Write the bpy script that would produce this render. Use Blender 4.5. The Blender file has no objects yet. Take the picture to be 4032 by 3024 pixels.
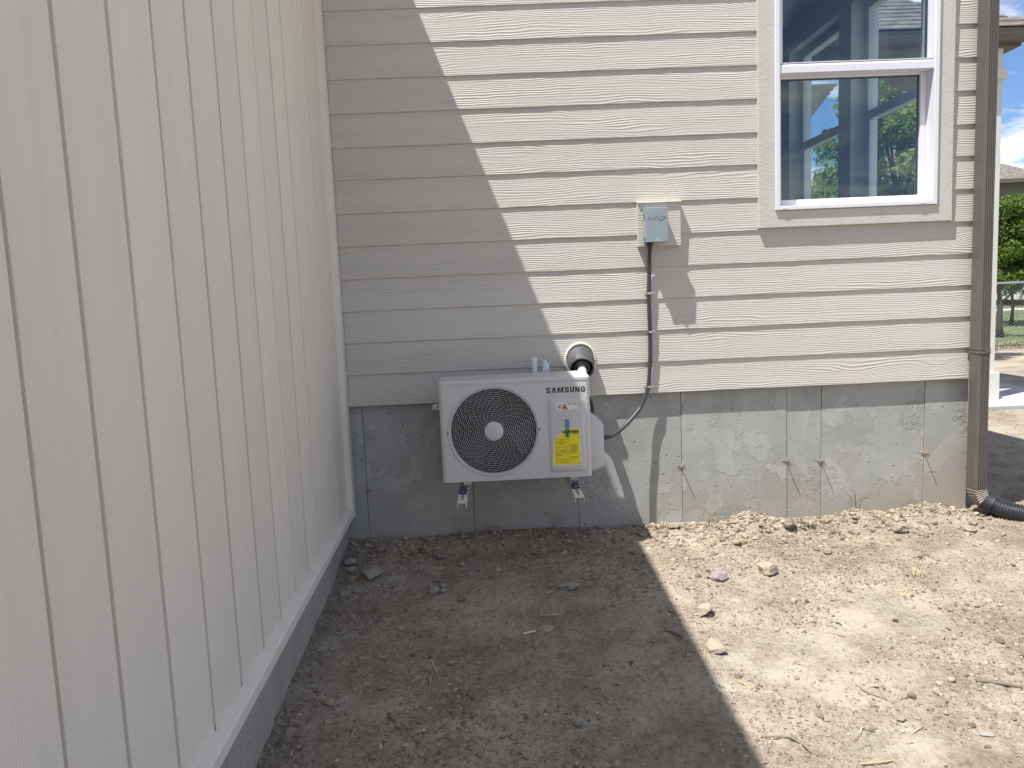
import bpy, bmesh, math, random
import numpy as np
from mathutils import Vector, Matrix, noise as mnoise
R = math.radians
rng = random.Random(7)
nrng = np.random.default_rng(11)
SC = bpy.context.scene
COL = SC.collection

# ------------------------------------------------------------------ camera
cd = bpy.data.cameras.new('camera')
cam = bpy.data.objects.new('camera', cd)
COL.objects.link(cam)
cd.sensor_width = 36.0
cd.lens = 27.23
cd.clip_start = 0.05
cd.clip_end = 2000
rt = (0.99867, -0.0293527, -0.0423879)
dn = (-0.0454312, -0.1122488, -0.9926410)
fw = (0.0243787, 0.9932465, -0.1134330)
cam.matrix_world = Matrix(((rt[0], -dn[0], -fw[0], 0.985), (rt[1], -dn[1], -fw[1], -4.352),
                           (rt[2], -dn[2], -fw[2], 0.586), (0, 0, 0, 1)))
SC.camera = cam

# ------------------------------------------------------------------ light
SUN = Vector((0.375, 0.24, -1.0)).normalized()          # direction the light travels
to_sun = -SUN
sun_el = math.asin(to_sun.z)
sun_az = math.atan2(to_sun.x, to_sun.y)
SKY_STRENGTH = 0.079
SUN_STRENGTH = 3.55
CLOUD = 9.0
EXPOSURE = 1.15
ld = bpy.data.lights.new('sun', 'SUN')
ld.energy = SUN_STRENGTH
ld.angle = R(0.53)
ld.color = (1.0, 0.972, 0.925)
sun = bpy.data.objects.new('sun', ld)
COL.objects.link(sun)
sun.rotation_euler = SUN.to_track_quat('-Z', 'Y').to_euler()
sun.location = (0, 0, 20)

SC.view_settings.view_transform = 'Standard'
SC.view_settings.look = 'None'
SC.view_settings.gamma = 1.0
SC.view_settings.use_curve_mapping = False
SC.view_settings.exposure = EXPOSURE


class NT:
    """small helper for writing node trees"""
    def __init__(s, tree):
        s.t = tree
        s.n = tree.nodes
        s.l = tree.links

    def add(s, kind, **kw):
        nd = s.n.new(kind)
        for k, v in kw.items():
            setattr(nd, k, v)
        return nd

    def put(s, sock, v):
        if isinstance(v, bpy.types.NodeSocket):
            s.l.new(v, sock)
        elif v is not None:
            if isinstance(v, (tuple, list)) and len(v) == 3 and sock.type == 'RGBA':
                v = (*v, 1)
            sock.default_value = v

    def math(s, op, a, b=None, c=None, clamp=False):
        nd = s.add('ShaderNodeMath', operation=op, use_clamp=clamp)
        s.put(nd.inputs[0], a)
        s.put(nd.inputs[1], b)
        s.put(nd.inputs[2], c)
        return nd.outputs[0]

    def vmath(s, op, a, b=None):
        nd = s.add('ShaderNodeVectorMath', operation=op)
        s.put(nd.inputs[0], a)
        s.put(nd.inputs[1], b)
        return nd.outputs[0]

    def noise(s, vec, scale, detail=4, rough=0.55, dist=0.0, out=0):
        nd = s.add('ShaderNodeTexNoise')
        s.put(nd.inputs['Vector'], vec)
        s.put(nd.inputs['Scale'], scale)
        nd.inputs['Detail'].default_value = detail
        nd.inputs['Roughness'].default_value = rough
        nd.inputs['Distortion'].default_value = dist
        return nd.outputs[out]

    def voro(s, vec, scale, feature='F1', out='Distance', rand=1.0):
        nd = s.add('ShaderNodeTexVoronoi', feature=feature)
        s.put(nd.inputs['Vector'], vec)
        s.put(nd.inputs['Scale'], scale)
        nd.inputs['Randomness'].default_value = rand
        return nd.outputs[out]

    def map(s, vec, scale=(1, 1, 1), loc=(0, 0, 0), rot=(0, 0, 0)):
        nd = s.add('ShaderNodeMapping')
        s.put(nd.inputs['Vector'], vec)
        nd.inputs['Scale'].default_value = scale
        nd.inputs['Location'].default_value = loc
        nd.inputs['Rotation'].default_value = rot
        return nd.outputs[0]

    def ramp(s, fac, stops, interp='LINEAR'):
        nd = s.add('ShaderNodeValToRGB')
        nd.color_ramp.interpolation = interp
        el = nd.color_ramp.elements
        while len(el) < len(stops):
            el.new(0.5)
        for e, (p, c) in zip(el, stops):
            e.position = p
            e.color = (c, c, c, 1) if isinstance(c, (int, float)) else (*c, 1)
        s.put(nd.inputs[0], fac)
        return nd.outputs[0]

    def mix(s, fac, a, b, blend='MIX'):
        nd = s.add('ShaderNodeMix', data_type='RGBA', blend_type=blend)
        s.put(nd.inputs[0], fac)
        s.put(nd.inputs[6], a)
        s.put(nd.inputs[7], b)
        return nd.outputs[2]

    def bump(s, height, dist, strength=1.0, normal=None):
        nd = s.add('ShaderNodeBump')
        nd.inputs['Strength'].default_value = strength
        nd.inputs['Distance'].default_value = dist
        s.put(nd.inputs['Height'], height)
        if normal is not None:
            s.put(nd.inputs['Normal'], normal)
        return nd.outputs[0]


def new_mat(name):
    m = bpy.data.materials.new(name)
    m.use_nodes = True
    t = NT(m.node_tree)
    return m, t, t.n['Principled BSDF']


def coords(t, kind='Object'):
    return t.add('ShaderNodeTexCoord').outputs[kind]


def sep(t, v):
    nd = t.add('ShaderNodeSeparateXYZ')
    t.put(nd.inputs[0], v)
    return nd.outputs


def comb(t, x, y, z):
    nd = t.add('ShaderNodeCombineXYZ')
    t.put(nd.inputs[0], x)
    t.put(nd.inputs[1], y)
    t.put(nd.inputs[2], z)
    return nd.outputs[0]


# ------------------------------------------------------------------ world
world = bpy.data.worlds.new('World')
SC.world = world
world.use_nodes = True
w = NT(world.node_tree)
bg = w.n['Background']
sky = w.add('ShaderNodeTexSky', sky_type='NISHITA')
sky.sun_disc = False
sky.sun_elevation = sun_el
sky.sun_rotation = sun_az
sky.altitude = 1400
sky.air_density = 1.0
sky.dust_density = 0.6
sky.ozone_density = 1.0
gv = w.add('ShaderNodeTexCoord').outputs['Generated']
sx, sy, sz = sep(w, gv)
den = w.math('ADD', w.math('MAXIMUM', sz, 0.0), 0.16)
cv = comb(w, w.math('DIVIDE', sx, den), w.math('DIVIDE', sy, den), 0.0)
cv = w.map(cv, loc=(3.1, 1.35, 0.0), scale=(1.0, 1.0, 1.0))
n1 = w.noise(cv, 1.15, 9, 0.58, 0.35)
n2 = w.noise(cv, 5.5, 6, 0.6, 0.2)
cl = w.math('ADD', n1, w.math('MULTIPLY', w.math('SUBTRACT', n2, 0.5), 0.22))
cmask = w.ramp(cl, [(0.0, 0.0), (0.485, 0.0), (0.60, 0.85), (1.0, 0.95)])
shade = w.ramp(n2, [(0.3, (0.70, 0.74, 0.80)), (0.62, (1.0, 1.0, 1.0))])
cloudcol = w.mix(1.0, shade, (CLOUD * 1.04, CLOUD, CLOUD * 0.95), 'MULTIPLY')
skyc = w.mix(1.0, sky.outputs[0], (0.60, 0.72, 0.88), 'MULTIPLY')
w.put(bg.inputs['Color'], w.mix(cmask, skyc, cloudcol))
bg.inputs['Strength'].default_value = SKY_STRENGTH


# ------------------------------------------------------------------ materials
def simple(name, col, rough=0.6, metal=0.0, spec=0.5, var=0.0, bump=0.0, bscale=60, vscale=3):
    m, t, p = new_mat(name)
    p.inputs['Base Color'].default_value = (*col, 1)
    p.inputs['Roughness'].default_value = rough
    p.inputs['Metallic'].default_value = metal
    p.inputs['Specular IOR Level'].default_value = spec
    v = coords(t)
    if var:
        f = t.noise(v, vscale, 5, 0.6)
        c = t.ramp(f, [(0.3, tuple(x * (1 - var) for x in col)), (0.7, tuple(min(1, x * (1 + var)) for x in col))])
        t.put(p.inputs['Base Color'], c)
        t.put(p.inputs['Roughness'], t.math('ADD', t.math('MULTIPLY', f, 0.25), rough - 0.12))
    if bump:
        t.put(p.inputs['Normal'], t.bump(t.noise(v, bscale, 4, 0.6), bump))
    return m


PAINT = (0.528, 0.503, 0.456)


def grain_paint(name, along, col, freq, wob, depth, knots=True, streak=0.03):
    """embossed cedar grain: contour lines of a stretched field, with eyes where knots are"""
    m, t, p = new_mat(name)
    co = coords(t)
    x, y, z = sep(t, co)
    rnd = t.add('ShaderNodeObjectInfo').outputs['Random']
    a, b = (x, z) if along == 'x' else (z, y)
    a = t.math('ADD', a, t.math('MULTIPLY', rnd, 61.7))
    b2 = t.math('ADD', b, t.math('MULTIPLY', rnd, 23.1))
    v1 = comb(t, t.math('MULTIPLY', a, 1.7), t.math('MULTIPLY', b2, 8.0), 0.0)
    v2 = comb(t, t.math('MULTIPLY', a, 6.0), t.math('MULTIPLY', b2, 20.0), 3.3)
    f = t.math('MULTIPLY', b, freq)
    f = t.math('ADD', f, t.math('MULTIPLY', t.noise(v1, 1.0, 2, 0.5), wob))
    f = t.math('ADD', f, t.math('MULTIPLY', t.noise(v2, 1.0, 2, 0.5), wob * 0.16))
    if knots:
        v3 = comb(t, t.math('MULTIPLY', a, 1.25), t.math('MULTIPLY', b2, 4.4), 0.0)
        d = t.voro(v3, 1.0)
        g = t.math('POWER', 2.718, t.math('MULTIPLY', t.math('MULTIPLY', d, d), -34.0))
        f = t.math('ADD', f, t.math('MULTIPLY', g, 4.5))
    h = t.math('SINE', t.math('MULTIPLY', f, 6.283))
    h = t.math('POWER', t.math('ADD', t.math('MULTIPLY', h, 0.5), 0.5), 1.7)
    v4 = comb(t, t.math('MULTIPLY', a, 1.2), t.math('MULTIPLY', b2, 11.0), 8.0)
    amp = t.ramp(t.noise(v4, 1.0, 3, 0.6), [(0.36, 0.12), (0.62, 1.0)])
    h = t.math('MULTIPLY', h, amp)
    fine = t.noise(comb(t, t.math('MULTIPLY', a, 30.0), t.math('MULTIPLY', b2, 420.0), 1.0), 1.0, 3, 0.6)
    h = t.math('ADD', h, t.math('MULTIPLY', fine, 0.22))
    t.put(p.inputs['Normal'], t.bump(h, depth))
    # faint streaks and scuffs in the paint itself
    sv = comb(t, t.math('MULTIPLY', a, 0.6), t.math('MULTIPLY', b2, 14.0), 2.0)
    s = t.noise(sv, 1.0, 4, 0.6)
    c = t.ramp(s, [(0.3, tuple(q * (1 - streak) for q in col)), (0.7, tuple(q * (1 + streak) for q in col))])
    gr = t.noise(co, 3.3, 5, 0.65)
    c = t.mix(t.ramp(gr, [(0.60, 0.0), (0.85, 0.12)]), c, (0.40, 0.36, 0.31))
    tone = t.math('ADD', t.math('MULTIPLY', rnd, 0.05), 0.975)
    c = t.mix(1.0, c, comb(t, tone, tone, tone), 'MULTIPLY')
    t.put(p.inputs['Base Color'], c)
    p.inputs['Roughness'].default_value = 0.55
    p.inputs['Specular IOR Level'].default_value = 0.35
    return m


M = {}
M['siding'] = grain_paint('siding_paint', 'x', PAINT, 82.0, 5.2, 0.0016)
M['board'] = grain_paint('board_paint_lit', 'z', (0.755, 0.70, 0.62), 150.0, 7.0, 0.0007, False, 0.022)  # same paint as the siding, lightened: light from the right put into the colour


def trim_paint():
    m, t, p = new_mat('trim_paint')
    co = coords(t)
    v = t.map(co, scale=(38, 38, 38))
    h = t.noise(v, 1.0, 5, 0.65, 0.6)
    h2 = t.voro(t.map(co, scale=(55, 55, 80)), 1.0)
    t.put(p.inputs['Normal'], t.bump(t.math('ADD', h, t.math('MULTIPLY', h2, 0.5)), 0.0011))
    c = t.ramp(t.noise(co, 5, 4, 0.6), [(0.3, (0.505, 0.482, 0.435)), (0.7, (0.545, 0.522, 0.475))])
    t.put(p.inputs['Base Color'], c)
    p.inputs['Roughness'].default_value = 0.6
    return m


M['trim'] = trim_paint()


def concrete(name, base, stain=True):
    m, t, p = new_mat(name)
    co = coords(t)
    rnd = t.add('ShaderNodeObjectInfo').outputs['Random']
    v = t.vmath('ADD', co, comb(t, t.math('MULTIPLY', rnd, 9.0), 0.0, 0.0))
    big = t.noise(v, 2.2, 8, 0.62, 0.3)
    edge = t.noise(v, 5.5, 9, 0.66, 0.25)
    region = t.ramp(t.noise(v, 1.9, 3, 0.5), [(0.44, 0.0), (0.56, 1.0)])
    patch = t.math('MULTIPLY', t.ramp(edge, [(0.515, 0.0), (0.530, 1.0)]), region)   # smooth laitance film left on the face
    c = t.ramp(big, [(0.30, tuple(q * 0.80 for q in base)), (0.72, tuple(q * 1.10 for q in base))])
    c = t.mix(t.math('MULTIPLY', patch, 0.55), c, tuple(q * 1.22 for q in base))
    streak = t.noise(t.map(v, scale=(14, 14, 1.2)), 1.0, 5, 0.6)
    c = t.mix(t.ramp(streak, [(0.52, 0.0), (0.75, 0.30)]), c, tuple(q * 0.72 for q in base))
    sp = t.noise(v, 95, 3, 0.7)
    c = t.mix(t.ramp(sp, [(0.54, 0.0), (0.74, 0.35)]), c, tuple(q * 0.55 for q in base))
    pits = t.ramp(t.voro(v, 19.0), [(0.0, 1.0), (0.10, 1.0), (0.15, 0.0)])
    sel = t.ramp(t.noise(v, 4.1, 2, 0.5), [(0.52, 0.0), (0.58, 1.0)])
    pits = t.math('MULTIPLY', pits, sel)
    honey = t.ramp(t.noise(v, 2.3, 4, 0.6), [(0.585, 0.0), (0.66, 1.0)])
    hn = t.math('MULTIPLY', t.ramp(t.noise(v, 38, 5, 0.7), [(0.40, 0.0), (0.62, 1.0)]), honey)
    c = t.mix(t.math('MULTIPLY', pits, 0.45), c, tuple(q * 0.45 for q in base))
    c = t.mix(t.math('MULTIPLY', hn, 0.25), c, tuple(q * 0.6 for q in base))
    if stain:   # soil splashed on the foot of the wall
        x, y, z = sep(t, t.add('ShaderNodeNewGeometry').outputs['Position'])
        right = t.ramp(t.math('MULTIPLY', t.math('SUBTRACT', x, 2.6), 1.0), [(0.0, 0.45), (1.0, 1.0)])
        up = t.ramp(t.math('ADD', t.math('MULTIPLY', t.math('ADD', z, 0.80), t.math('SUBTRACT', 2.5, t.math('MULTIPLY', right, 1.2))),
                           t.math('MULTIPLY', t.math('SUBTRACT', t.noise(v, 2.2, 4, 0.6), 0.5), 1.3)),
                    [(0.0, 0.75), (0.62, 0.0)])
        c = t.mix(t.math('MULTIPLY', up, right), c, (0.40, 0.335, 0.26))
    t.put(p.inputs['Base Color'], c)
    p.inputs['Roughness'].default_value = 0.85
    p.inputs['Specular IOR Level'].default_value = 0.25
    h = t.math('ADD', t.math('MULTIPLY', patch, 0.45), t.math('MULTIPLY', t.noise(v, 30, 6, 0.65), 0.45))
    h = t.math('ADD', h, t.math('MULTIPLY', sp, 0.22))
    h = t.math('SUBTRACT', h, t.math('MULTIPLY', pits, 1.2))
    h = t.math('SUBTRACT', h, t.math('MULTIPLY', hn, 1.1))
    t.put(p.inputs['Normal'], t.bump(h, 0.0030))
    return m


M['concrete'] = concrete('foundation_concrete', (0.37, 0.37, 0.348))
M['slab'] = concrete('slab_concrete', (0.46, 0.46, 0.45), False)


def dirt():
    m, t, p = new_mat('dry_dirt')
    co = coords(t)
    a = t.noise(co, 1.0, 6, 0.6, 0.4)
    b = t.noise(co, 5.0, 6, 0.62, 0.5)
    rough = t.ramp(t.noise(co, 2.6, 5, 0.62, 0.3), [(0.42, 0.0), (0.60, 1.0)])   # crumbly areas; the rest is packed dust
    f = t.noise(co, 48.0, 6, 0.7)
    g = t.noise(co, 240.0, 3, 0.7)
    c = t.ramp(t.math('ADD', t.math('MULTIPLY', a, 0.55), t.math('MULTIPLY', b, 0.45)),
               [(0.35, (0.190, 0.143, 0.102)), (0.48, (0.295, 0.246, 0.190)), (0.60, (0.385, 0.338, 0.272))])
    c = t.mix(t.math('MULTIPLY', t.ramp(f, [(0.44, 0.0), (0.66, 0.55)]), t.math('SUBTRACT', 1.15, rough)), c, (0.435, 0.392, 0.322))
    c = t.mix(t.math('MULTIPLY', t.ramp(f, [(0.36, 0.8), (0.50, 0.0)]), t.math('ADD', t.math('MULTIPLY', rough, 0.75), 0.12)), c, (0.15, 0.115, 0.085))
    c = t.mix(t.ramp(g, [(0.58, 0.0), (0.70, 0.35)]), c, (0.42, 0.38, 0.32))
    t.put(p.inputs['Base Color'], c)
    p.inputs['Roughness'].default_value = 0.95
    p.inputs['Specular IOR Level'].default_value = 0.12
    cr = t.voro(co, 70.0)
    h = t.math('MULTIPLY', t.math('ADD', f, t.math('MULTIPLY', cr, -0.5)), t.math('ADD', t.math('MULTIPLY', rough, 0.9), 0.25))
    h = t.math('ADD', h, t.math('MULTIPLY', g, 0.22))
    t.put(p.inputs['Normal'], t.bump(h, 0.012))
    return m


M['dirt'] = dirt()


def stone(name, lo, hi, island=False, bump=0.002, scale=45):
    m, t, p = new_mat(name)
    co = coords(t)
    f = t.noise(co, 22, 6, 0.65)
    c = t.ramp(f, [(0.3, lo), (0.7, hi)])
    if island:
        r = t.add('ShaderNodeNewGeometry').outputs['Random Per Island']
        k = t.ramp(r, [(0.0, (0.48, 0.45, 0.43)), (0.35, (0.82, 0.79, 0.76)), (0.75, (1.08, 1.06, 1.03)), (0.93, (1.3, 1.28, 1.24)), (1.0, (1.6, 1.58, 1.52))])
        c = t.mix(1.0, c, k, 'MULTIPLY')
    else:   # dust clinging in patches
        c = t.mix(t.ramp(t.noise(co, 26, 5, 0.7), [(0.44, 0.0), (0.62, 0.6)]), c, (0.31, 0.265, 0.212))
        c = t.mix(t.ramp(t.noise(co, 75, 4, 0.7), [(0.55, 0.0), (0.72, 0.6)]), c, tuple(q * 0.55 for q in lo))
    t.put(p.inputs['Base Color'], c)
    p.inputs['Roughness'].default_value = 0.92
    p.inputs['Specular IOR Level'].default_value = 0.15
    t.put(p.inputs['Normal'], t.bump(t.noise(co, scale, 6, 0.7), bump))
    return m


M['pebble'] = stone('pebble_stone', (0.235, 0.192, 0.148), (0.36, 0.31, 0.25), True, 0.0012, 140)
M['rock_cream'] = stone('cream_stone', (0.36, 0.305, 0.235), (0.50, 0.44, 0.35), bump=0.010)
M['rock_grey'] = stone('grey_stone', (0.26, 0.25, 0.238), (0.38, 0.37, 0.352), bump=0.006)
M['rock_brown'] = stone('brown_clod', (0.185, 0.147, 0.112), (0.29, 0.245, 0.195), bump=0.010, scale=60)
M['rock_tan'] = stone('tan_stone', (0.285, 0.235, 0.18), (0.40, 0.345, 0.275), bump=0.010)
M['rock_rust'] = stone('rust_stone', (0.26, 0.10, 0.045), (0.36, 0.15, 0.07))
M['rock_pink'] = stone('pink_stone', (0.22, 0.18, 0.165), (0.36, 0.32, 0.30), bump=0.004)
M['straw'] = simple('dry_straw', (0.42, 0.34, 0.20), 0.8, var=0.25, vscale=20)
M['twig'] = simple('grey_twig', (0.20, 0.165, 0.125), 0.9, var=0.3, vscale=25, bump=0.001, bscale=200)
M['bone_twig'] = simple('bleached_twig', (0.42, 0.38, 0.32), 0.85, var=0.2, vscale=25)
M['paper'] = simple('white_paper_tube', (0.62, 0.59, 0.56), 0.8)
M['green_grass'] = simple('green_blade', (0.12, 0.16, 0.06), 0.7, var=0.25, vscale=12)
M['lawn'] = simple('lawn_green', (0.105, 0.125, 0.050), 0.9, var=0.35, vscale=0.9, bump=0.02, bscale=9)
M['dry_grass'] = simple('dry_grass', (0.40, 0.31, 0.18), 0.9, var=0.3, vscale=2)

M['casing'] = simple('casing_paint', (0.56, 0.54, 0.532), 0.42, var=0.015, bump=0.00012, bscale=700)
M['dark'] = simple('dark_cavity', (0.012, 0.012, 0.014), 0.7)
M['fan'] = simple('fan_plastic', (0.028, 0.030, 0.046), 0.45)
M['steel'] = simple('zinc_steel', (0.62, 0.63, 0.65), 0.3, 1.0, var=0.12, vscale=40)
M['ink'] = simple('logo_ink', (0.014, 0.014, 0.018), 0.5)
M['label_white'] = simple('label_white', (0.72, 0.71, 0.70), 0.5)
M['label_yellow'] = simple('label_yellow', (0.80, 0.66, 0.015), 0.45)
M['label_orange'] = simple('label_orange', (0.70, 0.36, 0.03), 0.5)
M['label_red'] = simple('label_red', (0.48, 0.03, 0.03), 0.5)
M['print_grey'] = simple('print_grey', (0.20, 0.19, 0.16), 0.6)
M['print_olive'] = simple('print_olive', (0.13, 0.105, 0.012), 0.6)
M['tape'] = simple('blue_tape', (0.055, 0.26, 0.42), 0.55)
M['tape_green'] = simple('tape_over_label', (0.10, 0.30, 0.12), 0.55)
M['bracket'] = simple('bracket_paint', (0.66, 0.64, 0.58), 0.4, var=0.03)
M['rubber'] = simple('blue_rubber', (0.018, 0.035, 0.075), 0.5, var=0.2)
M['blackplastic'] = simple('black_plastic', (0.028, 0.029, 0.033), 0.38, var=0.45, vscale=14, bump=0.0006, bscale=60)
M['dustyblack'] = simple('dusty_black_pipe', (0.075, 0.078, 0.085), 0.42, var=0.4, vscale=16, bump=0.0008, bscale=70)
M['foil'] = simple('white_pipe_wrap', (0.52, 0.52, 0.51), 0.35, var=0.1, vscale=30, bump=0.002, bscale=40)
M['foam'] = simple('white_foam_tube', (0.70, 0.74, 0.80), 0.6, bump=0.0008, bscale=120)
M['caulk'] = simple('cream_caulk', (0.66, 0.60, 0.50), 0.6, bump=0.002, bscale=60)
M['greybox'] = simple('grey_box_paint', (0.265, 0.315, 0.345), 0.48, var=0.05, vscale=9)
M['conduit'] = simple('grey_conduit', (0.040, 0.044, 0.058), 0.42, var=0.15)
M['vinyl'] = simple('white_vinyl', (0.72, 0.72, 0.755), 0.35)
M['vinyl_in'] = simple('white_vinyl_inside', (0.72, 0.72, 0.74), 0.4)
M['gypsum'] = simple('primed_wallboard', (0.60, 0.60, 0.59), 0.85)
M['floorwood'] = simple('subfloor', (0.30, 0.23, 0.15), 0.8, var=0.2)
M['spacer'] = simple('glass_spacer', (0.02, 0.02, 0.022), 0.5)
M['spout'] = simple('bronze_gutter', (0.112, 0.102, 0.089), 0.45, var=0.07, vscale=7, bump=0.0005, bscale=90)
M['elbow'] = simple('dusty_elbow', (0.23, 0.205, 0.17), 0.5, var=0.25, vscale=22)
M['corrugated'] = simple('corrugated_black', (0.022, 0.024, 0.028), 0.4, var=0.35, vscale=18, bump=0.0006, bscale=90)
M['wire'] = simple('rusty_wire', (0.16, 0.115, 0.08), 0.7, var=0.3, vscale=40)
M['fascia'] = simple('fascia_paint', (0.125, 0.11, 0.09), 0.55)
M['soffit'] = simple('soffit_panel', (0.42, 0.41, 0.38), 0.6)
M['post'] = simple('post_paint', (0.64, 0.62, 0.575), 0.55, var=0.03, bump=0.001, bscale=30)
M['galv'] = simple('galvanised', (0.50, 0.53, 0.56), 0.35, 0.85)
M['galv_wire'] = simple('galvanised_wire', (0.46, 0.47, 0.47), 0.5, 0.0)
M['bark'] = simple('bark', (0.050, 0.042, 0.036), 0.9, var=0.3, vscale=8, bump=0.01, bscale=14)
M['car_red'] = simple('car_red', (0.35, 0.02, 0.02), 0.25)
M['car_white'] = simple('car_white', (0.62, 0.62, 0.64), 0.25)
M['car_black'] = simple('car_black', (0.02, 0.02, 0.022), 0.25)
M['tyre'] = simple('tyre', (0.02, 0.02, 0.02), 0.8)
M['farsiding'] = simple('far_siding', (0.17, 0.155, 0.135), 0.7, var=0.05)


def shingle_mat(name, lo, hi):
    m, t, p = new_mat(name)
    co = coords(t)
    r = t.add('ShaderNodeObjectInfo').outputs['Random']
    v = t.map(co, scale=(9.0, 14.0, 14.0))
    c = t.voro(t.vmath('ADD', v, comb(t, t.math('MULTIPLY', r, 30.0), 0.0, 0.0)), 1.0, out='Color')
    f = sep(t, c)[0]
    t.put(p.inputs['Base Color'], t.ramp(f, [(0.1, lo), (0.9, hi)]))
    p.inputs['Roughness'].default_value = 0.95
    t.put(p.inputs['Normal'], t.bump(t.noise(co, 90, 4, 0.7), 0.004))
    return m


M['shingle'] = shingle_mat('roof_shingle', (0.115, 0.098, 0.086), (0.215, 0.185, 0.165))


def leaf_mat(name, a, b):
    m, t, p = new_mat(name)
    r = t.add('ShaderNodeNewGeometry').outputs['Random Per Island']
    c = t.ramp(r, [(0.0, a), (1.0, b)])
    t.put(p.inputs['Base Color'], c)
    p.inputs['Roughness'].default_value = 0.5
    p.inputs['Specular IOR Level'].default_value = 0.35
    tr = t.add('ShaderNodeBsdfTranslucent')
    t.put(tr.inputs['Color'], t.mix(1.0, c, (1.3, 1.5, 0.6), 'MULTIPLY'))
    mx = t.add('ShaderNodeMixShader')
    mx.inputs[0].default_value = 0.35
    t.l.new(p.outputs[0], mx.inputs[1])
    t.l.new(tr.outputs[0], mx.inputs[2])
    t.l.new(mx.outputs[0], t.n['Material Output'].inputs['Surface'])
    return m


M['leaf_tree'] = leaf_mat('tree_leaf', (0.105, 0.170, 0.028), (0.250, 0.300, 0.070))
M['leaf_bush'] = leaf_mat('bush_leaf', (0.065, 0.115, 0.016), (0.165, 0.215, 0.045))


def glass_mat(name, tint, refl):
    m, t, p = new_mat(name)
    t.n.remove(p)
    tr = t.add('ShaderNodeBsdfTransparent')
    tr.inputs['Color'].default_value = (*tint, 1)
    gl = t.add('ShaderNodeBsdfGlossy')
    gl.inputs['Roughness'].default_value = 0.0
    gl.inputs['Color'].default_value = (0.80, 0.92, 1.0, 1)
    lw = t.add('ShaderNodeLayerWeight')
    lw.inputs['Blend'].default_value = 0.5
    f5 = t.math('POWER', lw.outputs['Facing'], 4.0)
    # slight waviness of the float glass
    co = coords(t)
    bm = t.bump(t.noise(co, 2.2, 2, 0.5), 0.0006)
    t.put(gl.inputs['Normal'], bm)
    fac = t.math('ADD', t.math('MULTIPLY', f5, 0.9), refl, clamp=True)
    mx = t.add('ShaderNodeMixShader')
    t.put(mx.inputs[0], fac)
    t.l.new(tr.outputs[0], mx.inputs[1])
    t.l.new(gl.outputs[0], mx.inputs[2])
    t.l.new(mx.outputs[0], t.n['Material Output'].inputs['Surface'])
    return m


M['glass'] = glass_mat('window_glass', (0.88, 0.95, 0.97), 0.045)
M['glass_thin'] = glass_mat('clear_glass', (0.96, 0.98, 0.98), 0.015)


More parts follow.
